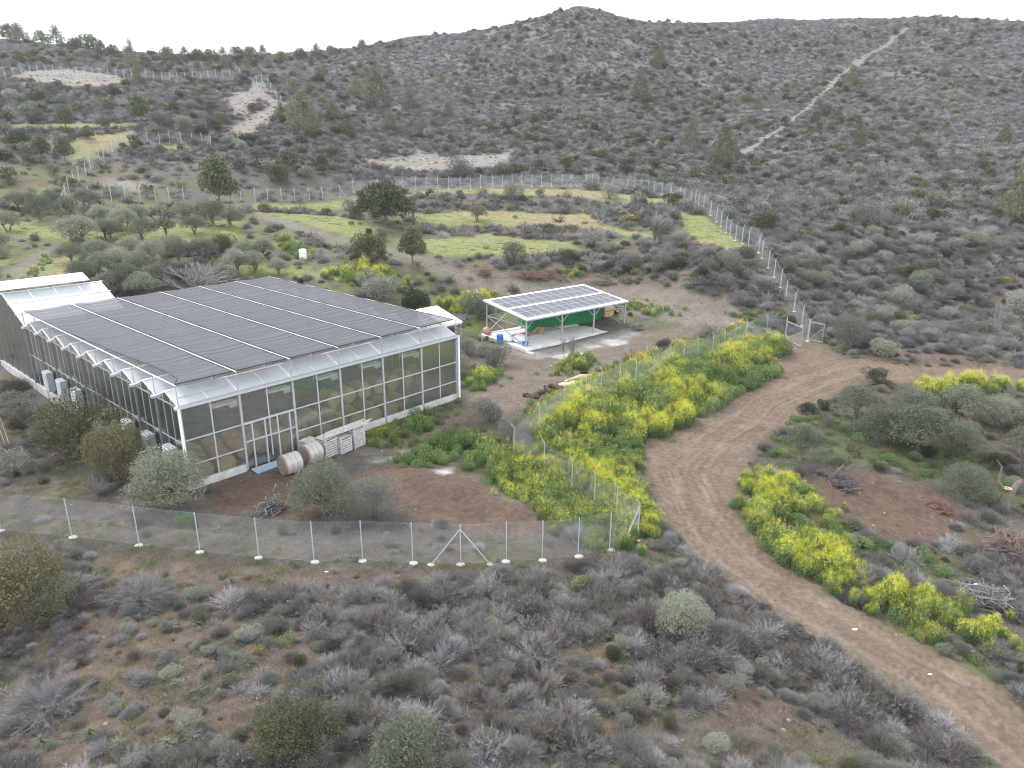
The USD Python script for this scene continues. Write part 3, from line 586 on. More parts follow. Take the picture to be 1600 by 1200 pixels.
# crates, planks and door ramp in front of the greenhouse
def crate(loc, rz, label, h, wx=1.05, wy=1.05):
    t = thing('slatted_crate', label, 'crate', loc, None, rz)
    for ix in (-1, 1):
        for iy in (-1, 1): part(t, 'corner_post', MB().bar((ix * (wx / 2 - .04), iy * (wy / 2 - .04), 0), (ix * (wx / 2 - .04), iy * (wy / 2 - .04), h), .07, .07), M_greyw)
    n = int(h / .17)
    for q in range(n):
        z = .08 + q * (h - .1) / n
        part(t, 'slat', MB().obox((0, -wy / 2, z + .06), (wx / 2, 0, 0), (0, .012, 0), (0, 0, .066)), M_greyw); part(t, 'slat', MB().obox((0, wy / 2, z + .06), (wx / 2, 0, 0), (0, .012, 0), (0, 0, .066)), M_greyw)
        part(t, 'slat', MB().obox((-wx / 2, 0, z + .06), (.012, 0, 0), (0, wy / 2 - .02, 0), (0, 0, .066)), M_greyw); part(t, 'slat', MB().obox((wx / 2, 0, z + .06), (.012, 0, 0), (0, wy / 2 - .02, 0), (0, 0, .066)), M_greyw)
    for q in range(6): part(t, 'top_slat', MB().obox((-wx / 2 + .09 + q * (wx - .18) / 5, 0, h + .012), (.075, 0, 0), (0, wy / 2, 0), (0, 0, .014)), M_greyw)
cr_px = [(485, 711, 1.05, 'slatted grey crate at the left end of the row by the greenhouse wall'), (511, 711, 1.35, 'tall grey crate second from the left, with plank ends on its lid'), (534, 705, 1.15, 'lower grey crate third from the left under the planks'), (555, 697, 1.45, 'tallest grey crate at the right end of the row, beside the weeds')]
ctop = []
for u, v, h, lab in cr_px:
    p = P1(u, v); crate(on(p[0], p[1], -.02), GYAW + .15, lab, h); ctop.append(on(p[0], p[1], h + .03))
pt_ = thing('plank_stack', 'loose grey planks laid across the tops of the crates', 'planks', ctop[1])
dv = ctop[3] - ctop[1]; dv[2] = 0; d0 = unit(dv); nn = V(-d0[1], d0[0], 0)
for q in range(5):
    s = nn * (-.4 + q * .19); p0 = s - d0 * (.35 - .15 * q) + EZ * (.09 + .02 * (q % 2)); p1 = s + dv + d0 * (.9 + .3 * (q % 3)) + EZ * (.14 + .03 * (q % 3))
    part(pt_, 'plank', MB().bar(p0, p1, .15, .035), M_greyw)
p = P1(419, 731); rm = thing('door_ramp', 'blue-grey sheet ramp lying before the greenhouse door', 'ramp', on(p[0], p[1], .02), None, GYAW)
part(rm, 'ramp_sheet', MB().obox((0, 0, .06), (1.0, 0, 0), (0, .42, .03), (0, 0, .02)), M_bluegrey); part(rm, 'ramp_edge', MB().bar((-1.0, -.42, .05), (1.0, -.42, .05), .04, .08), M_bluegrey)

# ------------------------------------------------------------------ solar shelter
ZS = .32
cL, cR = atz(822, 500, ZS + 2.95), atz(980, 470.5, ZS + 2.95)
SX = unit(cR - cL); SX[2] = 0; SX = unit(SX); SY = V(-SX[1], SX[0], 0); SL = float(np.linalg.norm((cR - cL)[:2]))
bl = atz(778, 466, ZS + 3.75); SD = float((bl - cL) @ SY); SYAW = math.atan2(SX[1], SX[0])
SO = V(cL[0], cL[1], ZS)
ss = thing('solar_shelter', 'open steel shelter whose white roof carries two rows of solar panels', 'shelter', SO, None, SYAW)
Z0, Z1 = 2.95, 3.75
rz_ = lambda y: Z0 + (Z1 - Z0) * y / SD
xs_p = [.15, SL * .34, SL * .66, SL - .15]
for x in xs_p:
    for y, w in ((.15, .14), (SD - .4, .12)):
        part(ss, 'post', MB().bar((x, y, 0), (x, y, rz_(y) - .22), w, w), M_galv); part(ss, 'base_plate', MB().obox((x, y, .012), (.18, 0, 0), (0, .18, 0), (0, 0, .012)), M_galv)
    part(ss, 'rafter', MB().bar((x, .02, rz_(0) - .16), (x, SD - .02, rz_(SD) - .16), .10, .18), M_galv)
    if x in (xs_p[0], xs_p[-1]):
        part(ss, 'tie_beam', MB().bar((x, .15, 2.1), (x, SD - .4, 2.1), .08, .10), M_galv)
        for (y0, z0, y1, z1) in ((.15, .1, SD - .4, 2.05), (.15, 2.05, SD - .4, .1), (.15, 2.1, SD * .5, rz_(SD * .5) - .25), (SD - .4, 2.1, SD * .5, rz_(SD * .5) - .25)):
            part(ss, 'brace', MB().bar((x, y0, z0), (x, y1, z1), .06, .06), M_galv)
for y in (.15, SD - .4):
    part(ss, 'beam', MB().bar((0, y, rz_(y) - .17), (SL, y, rz_(y) - .17), .09, .2), M_galv)
    for i, sgn in ((0, 1), (1, -1), (1, 1), (2, -1), (2, 1), (3, -1)):
        x = xs_p[i]
        if y < 1: part(ss, 'knee_brace', MB().bar((x, y, 1.9), (x + sgn * .95, y, rz_(y) - .25), .055, .055), M_galv)
    for i in (0, 2):
        if y > 1: part(ss, 'brace', MB().bar((xs_p[i], y, .2), (xs_p[i + 1], y, rz_(y) - .3), .05, .05), M_galv)
for q in range(7):
    y = .1 + q * (SD - .2) / 6; part(ss, 'purlin', MB().bar((0.0, y, rz_(y) - .05), (SL, y, rz_(y) - .05), .06, .06), M_galv)
SLP = V(0, SD, Z1 - Z0) / math.hypot(SD, Z1 - Z0); SN = V(0, -SLP[2], SLP[1])
rf = part(ss, 'roof_sheet', MB().obox((SL / 2, SD / 2, rz_(SD / 2) + .01), (SL / 2 + .1, 0, 0), SLP * (math.hypot(SD, Z1 - Z0) / 2 + .1), SN * .025), M_white)
for q in range(int(SL / .25)):
    x = .12 + q * .25; part(rf, 'rib', MB().bar(V(x, -.15, rz_(-.15) + .045), V(x, SD + .15, rz_(SD + .15) + .045), .03, .025), M_white) if q % 4 == 0 else None
part(ss, 'gutter', MB().bar((-.1, -.2, Z0 - .04), (SL + .1, -.2, Z0 - .04), .09, .09), M_galv)
pw = (SL - .9) / 12; ln = SD * .40
for r, y0 in ((0, SD * .055), (1, SD * .53)):
    for k in range(12):
        x0 = .45 + k * pw; cy_ = y0 + ln / 2; c = V(x0 + pw / 2, cy_, rz_(cy_)) + SN * .11
        sp_ = part(ss, 'solar_panel', MB().obox(c, (pw / 2 - .03, 0, 0), SLP * (ln / 2), SN * .02), M_frame)
        for h in (-1, 1):
            part(sp_, 'cell_field', MB().obox(c + SLP * h * ln / 4 + SN * .012, (pw / 2 - .065, 0, 0), SLP * (ln / 4 - .035), SN * .012), M_cell)
slab = thing('concrete_slab', 'pale concrete slab under the solar shelter', 'slab', SO, None, SYAW)
part(slab, 'slab_block', MB().obox((SL / 2 + .1, SD / 2 - .2, -.3), (SL / 2 + .55, 0, 0), (0, SD / 2 + .35, 0), (0, 0, .3)), M_concw)
part(slab, 'spilled_screed', MB().obox((SL / 2 - 2, -.95, -.42), (SL / 2 - 1.5, 0, 0), (0, .5, 0), (0, .05, .16)), M_conc)
def S(x, y, z=0): return SO + SX * x + SY * y + EZ * z
# things on and around the slab
g0, g1 = P1(824, 518), P1(938, 499); gdv = g1 - g0; CLn, CH = float(np.hypot(gdv[0], gdv[1])), 2.45
gc = thing('green_container', 'long green corrugated container standing behind the solar shelter', 'container', on(g0[0], g0[1], -.1), None, math.atan2(gdv[1], gdv[0]))
part(gc, 'container_body', MB().obox((CLn / 2, 1.2, CH / 2), (CLn / 2, 0, 0), (0, 1.2, 0), (0, 0, CH / 2)), M_green)
for q in range(int(CLn / .28)):
    part(gc, 'corrugation', MB().obox((.14 + q * .28, -.02, CH / 2), (.07, 0, 0), (0, .022, 0), (0, 0, CH / 2 - .14)), M_green)
for z in (.07, CH - .07): part(gc, 'rail', MB().bar((0, -.03, z), (CLn, -.03, z), .08, .12), M_green)
for x in (0.05, CLn - .05): part(gc, 'corner_post', MB().bar((x, -.03, 0), (x, -.03, CH), .12, .1), M_green)
def lathe(prof, n=14):
    m = MB(); prof = np.array(prof, float); an = np.arange(n) * 2 * np.pi / n
    v = np.array([[(r * math.cos(t), r * math.sin(t), z) for t in an] for r, z in prof]).reshape(-1, 3); I = np.arange(len(prof) * n).reshape(len(prof), n)
    return m.add(v, np.stack([I[:-1], np.roll(I, -1, 1)[:-1], np.roll(I, -1, 1)[1:], I[1:]], -1).reshape(-1, 4))
def drum(loc, label, mt, r=.29, h=.9):
    t = thing('drum', label, 'drum', loc)
    part(t, 'drum_body', lathe([(0, 0), (r, 0), (r, h * .3), (r * 1.05, h * .33), (r, h * .36), (r, h * .63), (r * 1.05, h * .66), (r, h * .69), (r, h * .97), (r * .9, h)]), mt, 40)
    part(t, 'lid', lathe([(0, h * .985), (r * .86, h * .985), (r * .86, h * 1.02), (0, h * 1.02)]), mt)
p = P1(781, 537); drum(on(p[0], p[1]), 'upright blue plastic drum at the slab corner left of the shelter', M_blue, .34, 1.0)
p = P1(474, 405); drum(on(p[0], p[1]), 'lone white drum among weeds behind the greenhouse', M_plast, .5, 1.3)
def lump(name, label, cat, loc, mesh_parts, group=None, rz=0.):
    t = thing(name, label, cat, loc, group, rz)
    for nm, ms, mt in mesh_parts: part(t, nm, ms, mt, 60)
def blob(r, seed, n=2):
    s = trimesh.creation.icosphere(n, 1.0); v = s.vertices * (1 + .35 * (meshkit.fbm(s.vertices * 1.7 + seed, 3) - .5)[:, None]) * np.asarray(r); return v, np.array(s.faces)
p = S(.9, 2.0); lump('builder_bag', 'bulging white bag at the left end of the slab', 'bag', p, [('sack', (lambda m: (m[0] + V(0, 0, .42), m[1]))(blob((.75, .6, .5), 3)), M_plast), ('strap', MB().tube([(-.4, 0, .8), (-.2, 0, 1.02), (.1, 0, .84)], .03), M_plast)])
p = S(.2, 3.1); lump('builder_bag', 'smaller slumped white bag behind the bulging one on the slab', 'bag', p, [('sack', (lambda m: (m[0] + V(0, 0, .3), m[1]))(blob((.6, .55, .36), 8)), M_plast), ('strap', MB().tube([(-.3, 0, .55), (-.1, .1, .7), (.1, 0, .58)], .025), M_plast)])
p = S(.55, .75); tb = thing('blue_tub', 'low blue tub beside the white bags', 'tub', p); part(tb, 'tub_wall', lathe([(0, 0), (.3, 0), (.36, .32), (.33, .32), (.28, .04), (0, .04)]), M_blue, 40); part(tb, 'rim', lathe([(.345, .30), (.39, .30), (.39, .34), (.345, .34)]), M_blue)
for nm, lab, c, n, sd, mt in (('timber_stack', 'stack of brown planks lying on the slab behind the white bags', S(3.2, 4.2), 9, 1, M_wood), ('timber_stack', 'loose pile of pale boards in the middle of the slab', S(6.6, 3.6), 7, 2, M_greyw)):
    t = thing(nm, lab, 'planks', c, None, SYAW); r_ = np.random.default_rng(sd)
    for q in range(n):
        a = r_.normal(0, .12); L = r_.uniform(1.2, 2.0); y = -.6 + 1.2 * (q % 5) / 4; z = .04 + .07 * (q // 5)
        part(t, 'plank', MB().bar((-L * math.cos(a), y - L * math.sin(a) * .4, z), (L * math.cos(a), y + L * math.sin(a) * .4, z), .2, .06), mt)
t = thing('board', 'flat pale sheet lying on the right half of the slab', 'board', S(9.8, 4.4), None, SYAW - .15); part(t, 'sheet', MB().obox((0, 0, .05), (1.4, 0, 0), (0, .6, 0), (0, 0, .04)), M_concw); part(t, 'batten', MB().bar((-1.4, -.5, .11), (1.4, -.5, .11), .08, .04), M_greyw)
t = thing('toolbox', 'small green box on the planks under the shelter', 'box', S(4.5, 4.6, .16), None, SYAW); part(t, 'box_body', MB().obox((0, 0, .2), (.32, 0, 0), (0, .24, 0), (0, 0, .2)), M_green); part(t, 'lid', MB().obox((0, 0, .43), (.34, 0, 0), (0, .26, 0), (0, 0, .03)), M_green)
t = thing('carton', 'brown carton on the slab beside the small green box', 'box', S(5.5, 4.1), None, SYAW + .2); part(t, 'carton_body', MB().obox((0, 0, .25), (.42, 0, 0), (0, .3, 0), (0, 0, .25)), M_ply); part(t, 'flap', MB().obox((0, -.38, .5), (.42, 0, 0), (0, .1, .06), (0, 0, .012)), M_ply)
p = P1(947, 494); t = thing('plywood_crate', 'orange plywood crate with a white sheet at the right end of the container', 'crate', on(p[0], p[1]), None, SYAW)
part(t, 'crate_body', MB().obox((0, 0, .6), (.8, 0, 0), (0, .5, 0), (0, 0, .6)), M_ply); part(t, 'white_sheet', MB().obox((1.3, -.1, .5), (.55, 0, -.35), (0, .5, 0), (.02, 0, .03)), M_plast); part(t, 'batten', MB().bar((-.8, -.52, .2), (.8, -.52, 1.0), .1, .04), M_ply)
p = P1(757, 533); mx = thing('cement_mixer', 'faded red cement mixer on thin legs left of the shelter', 'cement mixer', on(p[0], p[1]), None, .4)
dm = lathe([(0, 0), (.28, .05), (.42, .3), (.42, .5), (.24, .85), (.22, .85), (.38, .5)]); vv_ = dm.v[0]; an = .6
dm.v[0] = np.stack([vv_[:, 0] * math.cos(an) + vv_[:, 2] * math.sin(an), vv_[:, 1], -vv_[:, 0] * math.sin(an) + vv_[:, 2] * math.cos(an) + .75], 1)
part(mx, 'mixer_drum', dm, M_red, 40)
for ix in (-.45, .45):
    part(mx, 'leg', MB().bar((ix, -.5, 0), (ix * .8, 0, 1.05), .06), M_galv); part(mx, 'leg', MB().bar((ix, .5, 0), (ix * .8, 0, 1.05), .06), M_galv)
    part(mx, 'wheel', (lambda m: (m.v[0][:, [0, 2, 1]] + V(ix, .5, .2), m.f[0]))(lathe([(0, -.04), (.2, -.04), (.2, .04), (0, .04)])), M_dark)
part(mx, 'motor_box', MB().obox((.6, 0, .85), (.14, 0, 0), (0, .2, 0), (0, 0, .25)), M_red)

# white-roofed shed right of the greenhouse, teal roof behind it
def roof_shed(name, label, px, z, mt, low=0.0, posts=True):
    c = [atz(u, v, z) for u, v in px]; b = V(c[0][0], c[0][1], 0); t = thing(name, label, 'shed', b)
    q = [x - b for x in c]; part(t, 'roof', pane(q, .10), mt)
    zc = float(hz(*np.mean(c, 0)[:2]))
    m = V(*np.mean(q, 0))
    for i in range(4):
        a = q[i] + (m - q[i]) * .08; g = float(hz(*(a + b)[:2])); part(t, 'post', MB().bar((a[0], a[1], g - .1), (a[0], a[1], z - .06), .12, .12), M_galv)
        a2 = q[(i + 1) % 4] + (m - q[(i + 1) % 4]) * .04; a1 = q[i] + (m - q[i]) * .04
        part(t, 'fascia', MB().bar((a1[0], a1[1], z - .12), (a2[0], a2[1], z - .12), .06, .18), mt)
    return t, q, b
t, q, b = roof_shed('white_shed', 'small shed with a plain white roof beside the right wall of the greenhouse', [(650, 484), (698, 508), (723, 503), (683, 478)], 2.75, M_white)
m = np.mean(q, 0); part(t, 'back_wall', MB().bar((q[0][0] * .9 + m[0] * .1, q[0][1] * .9 + m[1] * .1, 1.2), (q[1][0] * .9 + m[0] * .1, q[1][1] * .9 + m[1] * .1, 1.2), .06, 2.4), M_white)
roof_shed('teal_shed', 'teal sheet roof just showing past the back corner of the greenhouse', [(440, 434), (462, 442), (482, 437), (458, 432)], 2.6, M_teal)

# ------------------------------------------------------------------ wire fences, one thing each
def fence(name, label, posts, h=2.2, step=.11, rw=.012, foot=True, braces=(), arm=False, group=None, pr=.035, ribbon=False):
    o = V(posts[0][0], posts[0][1], float(hz(*posts[0][:2]))); t = thing(name, label, 'fence', o, group)
    base = [V(p[0], p[1], float(hz(p[0], p[1]))) - o for p in posts]
    for i, b in enumerate(base):
        pts_ = [b - EZ * .3, b + EZ * h]
        if arm: 
            d = base[min(i + 1, len(base) - 1)] - base[max(i - 1, 0)]; nrm_ = unit(V(d[1], -d[0], 0)); pts_.append(b + EZ * (h + .28) + nrm_ * .22 * arm)
        part(t, 'post', MB().tube(pts_, pr, 6), M_post, 50)
        if foot:
            r_ = np.random.default_rng(i + len(base)); v, f = blob((.24, .19, .09), i * 3.1, 1); part(t, 'footing', (v + b + V(r_.uniform(-.06, .10), -.05, .01), f), M_conc, 50)
    for i, dx in braces:
        b = base[i]; d = unit((base[min(i + 1, len(base) - 1)] - base[max(i - 1, 0)]) * V(1, 1, 0)); e = b + d * dx; e[2] = float(hz(*(e + o)[:2])) - o[2]
        part(t, 'brace', MB().tube([b + EZ * h * .88, e], pr, 6), M_post, 50)
        if foot: v, f = blob((.2, .16, .08), dx + i, 1); part(t, 'footing', (v + e, f), M_conc, 50)
    for i in range(len(base) - 1):
        p, q = base[i], base[i + 1]; L = float(np.linalg.norm((q - p)[:2])); d = (q - p) / L; n_ = unit(V(-d[1], d[0], 0)) * rw / 2; hh = h - .08
        segs = []
        for c in np.arange(-hh, L, step):
            s0, s1 = max(c, 0), min(c + hh, L)
            if s1 - s0 < .02: continue
            segs.append((s0, s0 - c, s1, s1 - c)); segs.append((s0, hh - (s0 - c), s1, hh - (s1 - c)))
        for z in (.03, hh * .5, hh): segs.append((0, z, L, z))
        S_ = np.array(segs); A = p + d * S_[:, :1] + EZ * (S_[:, 1:2] + .04); B = p + d * S_[:, 2:3] + EZ * (S_[:, 3:4] + .04)
        w1 = np.cross(B - A, n_); w1 = w1 / np.linalg.norm(w1, axis=1, keepdims=True) * rw / 2
        if ribbon: ring = [(w1, 0), (-w1, 0)]
        else: ring = [(w1 * .9, n_ * .55), (-w1 * .9, n_ * .55), (w1 * 0, -n_ * 1.1)]
        k = len(ring); v = np.stack([A + r[0] + r[1] for r in ring] + [B + r[0] + r[1] for r in ring], 1).reshape(-1, 3)
        j0 = np.arange(len(A)) * 2 * k; fs = []
        for j in range(k if k > 2 else 1):
            jn = (j + 1) % k; fs.append(np.stack([j0 + j, j0 + jn, j0 + k + jn, j0 + k + j], 1))
        part(t, 'wire_mesh', MB().add(v, np.vstack(fs)), M_wire)
    return t
def posts_at(px): return P(*np.array(px, float).T)[:, :2]
def posts_along(px, step):
    ls = LineString(posts_at(px)); n = max(int(round(ls.length / step)), 1)
    return [ls.interpolate(i / n, normalized=True).coords[0] for i in range(n + 1)]
PN = [(-110,820),(2,832),(113,841),(218,853),(313,866),(405,873),(491,880),(567,880),(645,881),(720,884),(791,880),(847,877),(903,870),(952,861),(996,843)]
fence('wire_fence', 'near chain-link fence with white footings crossing in front of the greenhouse', posts_at(PN), 2.3, .115, .0048, True, [(9, -1.5), (9, 1.5), (14, -1.1)], pr=.03)
PM = [(996,843),(962,818),(928,795),(893,770),(850,742),(803,716),(842,680),(881,648),(915,633),(939,620),(967,614),(992,605),(1020,594),(1045,578),(1067,571),(1089,564),(1112,558),(1130,552),(1165,535),(1196,530),(1226,531)]
pm = posts_at(PM)
fence('wire_fence', 'chain-link fence climbing through the yellow mustard from the near corner towards the gate', pm, 2.2, .14, .0065, False, [(5, 1.2), (18, -1.0)], arm=-1, pr=.026)
PR = [(1262,534),(1252,510),(1240,488),(1227,469),(1219,451),(1209,434),(1200,420),(1190,405),(1185,396),(1169,386),(1159,382),(1149,377),(1140,372),(1134,364),(1126,355),(1119,347),(1110,337),(1099,327),(1091,324),(1086,321),(1079,319),(1069,315),(1062,312),(1047,309),(1034,305),(1022,302),(1012,301),(1001,300),(991,299),(980,298),(957,296),(935,294),(925,293),(916,292),(892,292),(878,292),(862,292),(846,292),(831,292),(815,292),(800,292),(785,292),(769,293),(751,294),(735,296),(719,296),(701,296),(684,296),(667,296),(650,297),(630,298),(590,299),(552,301),(532,310)]
pr_ = posts_at(PR)
fence('wire_fence', 'long steel-post fence running from the gate up the bank and round the top terrace', pr_, 2.2, .22, .019, True, [(8, 1.2), (16, 1.2), (23, -1.2), (34, 1.3), (34, -1.3)], arm=1, ribbon=True, pr=.05)
fence('wire_fence', 'fence along the terrace foot behind the big round tree towards the orchard', posts_at([(532,310),(504,312),(484,315),(461,315),(440,315),(419,315),(399,315),(377,315),(340,316),(288,316),(265,316),(244,316),(220,316),(197,316),(175,317),(140,316),(104,314)]), 2.2, .26, .012, False, [(0, -1.2), (16, 1.2)], arm=1, ribbon=True, pr=.05)
fence('wire_fence', 'fence rising on the left past the brown meadow to the sandy cutting', posts_at([(104,312),(108,300),(116,290),(124,283),(135,275),(142,266),(150,260),(156,254),(162,247),(169,242),(176,238),(182,232),(191,228),(214,226),(231,225),(250,225),(266,226),(284,226),(301,226),(316,227),(330,230)]), 2.3, .26, .013, False, [(12, 1.2), (20, -1.2)], arm=1, ribbon=True, pr=.055)
fence('wire_fence', 'distant fence of pale posts along the quarry edge at the upper left', posts_at([(-5,126),(9,125),(22,122),(35,119),(48,117)] + [(48 + 12.2 * i, 117 + .55 * i) for i in range(1, 14)] + [(229,127),(241,128),(254,129),(266,129),(278,129),(290,128),(302,127),(314,127),(326,126),(338,124),(349,124),(360,123),(376,122)]), 2.4, .36, .018, False, arm=1, ribbon=True, pr=.06)
fence('wire_fence', 'short fence bending round the head of the sandy cutting', posts_at([(396,140),(402,136),(410,131),(419,133),(424,145),(432,156),(440,166)]), 2.6, .34, .018, False, ribbon=True, pr=.06)

# gate
def gate_leaf(label, h0, h1, z):
    a, b = V(*h0), V(*h1); t = thing('gate_leaf', label, 'gate', a); d = b - a; L = np.linalg.norm(d); d = d / L
    hp = .12
    part(t, 'hinge_post', MB().tube([(0, 0, -.3), (0, 0, 2.25)], .06, 8), M_wire, 50)
    for z0 in (.12, 2.0): part(t, 'frame_rail', MB().tube([d * .1 + EZ * z0, d * L + EZ * z0], .04, 6), M_wire, 50)
    for s in (.1, L): part(t, 'frame_stile', MB().tube([d * s + EZ * .12, d * s + EZ * 2.0], .04, 6), M_wire, 50)
    part(t, 'diagonal', MB().tube([d * .1 + EZ * .15, d * L + EZ * 1.6], .03, 6), M_wire, 50)
    m = MB()
    for c in np.arange(-1.8, L, .2):
        s0, s1 = max(c, .1), min(c + 1.85, L)
        if s1 > s0:
            m.bar(d * s0 + EZ * (.14 + s0 - c), d * s1 + EZ * (.14 + s1 - c), .008, .008); m.bar(d * s0 + EZ * (1.99 - s0 + c), d * s1 + EZ * (1.99 - s1 + c), .008, .008)
    part(t, 'gate_mesh', m, M_wire)
ga, gb = P1(1226, 531), P1(1251, 544); gc_, gd = P1(1261, 533), P1(1284, 538)
gate_leaf('open wire gate leaf on the left, beside the mustard at the end of its fence', ga, V(gb[0], gb[1], ga[2]), 0)
gate_leaf('open wire gate leaf on the right, below the uphill fence', gc_, V(gd[0], gd[1], gc_[2]), 0)

# ------------------------------------------------------------------ plants: kinds
def leafmat(name, stops, trans=.25, rough=.6):
    return mat(stage, f'/World/Looks/{name}', {
        'g': ('geometry', {}), 'o': ('object_info', {}), 'x': ('mix_float', {'fac': .58}), 'r': ('rgb_ramp', {'ramp': stops}),
        'd': ('principled_bsdf', {'roughness': rough, 'specular_ior_level': .25}), 't': ('translucent_bsdf', {}), 'm': ('mix_closure', {'fac': trans})},
        [('g.random_per_island', 'x.a'), ('o.random', 'x.b'), ('x.result', 'r.fac'), ('r.color', 'd.base_color'), ('r.color', 't.color'), ('d.BSDF', 'm.closure1'), ('t.BSDF', 'm.closure2')], surface='m.closure')
L_dry = leafmat('dry_twigs', [(.15, (.135, .120, .118)), (.4, (.27, .253, .255)), (.62, (.40, .383, .392)), (.85, (.60, .585, .60))], .1)
L_dryb = leafmat('brown_twigs', [(.15, (.14, .122, .108)), (.5, (.255, .228, .205)), (.85, (.44, .405, .37))], .1)
L_sage = leafmat('sage_leaves', [(.1, (.14, .145, .115)), (.5, (.255, .26, .215)), (.9, (.40, .40, .34))], .2)
L_green = leafmat('dark_green_leaves', [(.1, (.052, .062, .028)), (.5, (.098, .108, .052)), (.9, (.165, .168, .085))], .25)
L_yelg = leafmat('yellow_green_leaves', [(.1, (.085, .085, .042)), (.5, (.145, .138, .070)), (.9, (.235, .215, .125))], .25)
L_olive = leafmat('olive_leaves', [(.1, (.125, .135, .095)), (.5, (.25, .262, .190)), (.9, (.42, .43, .33))], .2)
L_carob = leafmat('carob_leaves', [(.1, (.072, .086, .042)), (.5, (.150, .168, .085)), (.92, (.26, .27, .15))], .2)
L_pine = leafmat('pine_needles', [(.1, (.105, .115, .062)), (.5, (.19, .20, .11)), (.9, (.30, .30, .18))], .25)
L_must = leafmat('mustard_leaves', [(.1, (.11, .17, .06)), (.5, (.20, .28, .11)), (.9, (.32, .40, .18))], .42)
L_flow = leafmat('mustard_flowers', [(.1, (.62, .57, .06)), (.5, (.76, .72, .09)), (.9, (.85, .82, .20))], .3)
L_weed = leafmat('weed_leaves', [(.1, (.07, .10, .03)), (.5, (.13, .165, .055)), (.9, (.23, .26, .10))], .3)
L_grass = leafmat('grass_blades', [(.1, (.15, .165, .065)), (.5, (.225, .24, .10)), (.9, (.36, .33, .18))], .3)
L_mead = leafmat('meadow_blades', [(.1, (.16, .17, .068)), (.5, (.20, .212, .083)), (.9, (.26, .25, .12))], .4)
L_asph = leafmat('asphodel_leaves', [(.1, (.10, .12, .07)), (.5, (.165, .185, .12)), (.9, (.26, .27, .18))], .2)
L_white = leafmat('bare_white_twigs', [(.1, (.21, .195, .195)), (.5, (.36, .345, .35)), (.9, (.50, .485, .49))], .05)
L_bark = pmat('bark', (.17, .145, .12), .95, 0, .35, 7, .1, .5)
L_gorse = leafmat('gorse_flowers', [(.1, (.42, .34, .06)), (.9, (.60, .50, .10))], .2)

def rnd_dirs(r, n, up=-1.0):
    z = r.uniform(up, 1, n); t = r.uniform(0, 2 * np.pi, n); s = np.sqrt(1 - z * z); return np.stack([s * np.cos(t), s * np.sin(t), z], 1)
def norm(a): return a / (np.linalg.norm(a, axis=1, keepdims=True) + 1e-9)
def diamonds(c, d, w):
    """leaf-sized quads: centres, half-length vectors, half-width vectors"""
    n = len(c); v = np.stack([c - d, c + w, c + d, c - w], 1).reshape(-1, 3); i = np.arange(n)[:, None] * 4
    return v, np.vstack([i + [0, 1, 2], i + [0, 2, 3]])
def leaf_cloud(r, c, out, L, W, spread=.8, droop=0.):
    n = len(c); d = norm(out * (1 - spread) + rnd_dirs(r, n) * spread + V(0, 0, -droop)); w = norm(np.cross(d, rnd_dirs(r, n)))
    s = r.uniform(.6, 1.3, n)[:, None]; return diamonds(c, d * L / 2 * s, w * W / 2 * s)
def blades(s, e, w, r):
    """thin triangles from s to e"""
    n = len(s); a = norm(np.cross(e - s, rnd_dirs(r, n))) * np.broadcast_to(w, (n,))[:, None] / 2
    v = np.stack([s - a, s + a, e], 1).reshape(-1, 3); return v, np.arange(3 * n).reshape(n, 3)
def lobes_crown(r, lobes, n, shell=.45):
    lobes = np.array(lobes, float); wt = lobes[:, 3] ** 2; k = r.choice(len(lobes), n, p=wt / wt.sum()); o = rnd_dirs(r, n, -.85)
    rad = lobes[k, 3:4] * (shell + (1 - shell) * r.uniform(0, 1, (n, 1)) ** .6); rad *= (.78 + .44 * meshkit.noise(o * 2.3 + k[:, None] * 5.1, 3))[:, None]
    c = lobes[k, :3] + o * rad * V(1, 1, .85); return c, o
def limbs(mb, base, lobes, r0, r):
    for l in lobes:
        tip = V(*l[:3]); mid = base * .5 + tip * .5 + r.normal(0, .08, 3) * l[3]; mb.tube([base, mid, tip], [r0, r0 * .6, r0 * .2], 5)
def two(cls, a, b=None):
    part(cls, *a)
    if b: part(cls, *b)
def merge(*ms):
    m = MB()
    for x in ms: m.add(*x)
    return m
# dry twiggy domes, unit radius .5, height about .7
def dry_kind(name, seed, stems, sub, w, matr, flat=1.0, lean=0.0, leaf=0):
    r = np.random.default_rng(seed); cls = klass(name)
    d = rnd_dirs(r, stems, .12); d[:, 2] *= flat; d = norm(d + V(lean, 0, 0)); L = r.uniform(.42, .68, stems)[:, None]
    b0 = np.c_[r.normal(0, .06, (stems, 2)), np.zeros(stems)]; e = b0 + d * L
    k = r.integers(0, stems, stems * sub); t = r.uniform(.35, 1, (len(k), 1)); s = b0[k] + (e - b0)[k] * t
    d2 = norm(d[k] * .9 + rnd_dirs(r, len(k)) * .75 + V(0, 0, .12)); e2 = s + d2 * r.uniform(.08, .22, (len(k), 1))
    ms = [blades(b0, e, w * 1.5, r), blades(s, e2, w, r)]
    part(cls, 'twigs', merge(*ms), matr, kind='stuff')
    if leaf:
        k = r.integers(0, len(e2), leaf); part(cls, 'leaves', leaf_cloud(r, e2[k] + r.normal(0, .03, (leaf, 3)), d2[k], .06, .03), L_sage)
for i, (m_, fl, le, lf) in enumerate([(L_dry, .9, .0, 0), (L_dry, .75, .5, 60), (L_dryb, .9, .2, 60), (L_dry, 1.1, .3, 120)]):
    dry_kind(f'dry_shrub_{i}', 10 + i, 110, 15, .010, m_, fl, le, lf)
    dry_kind(f'dry_far_{i}', 20 + i, 36, 8, .032, m_, fl, le * .3, 16 if lf else 0)
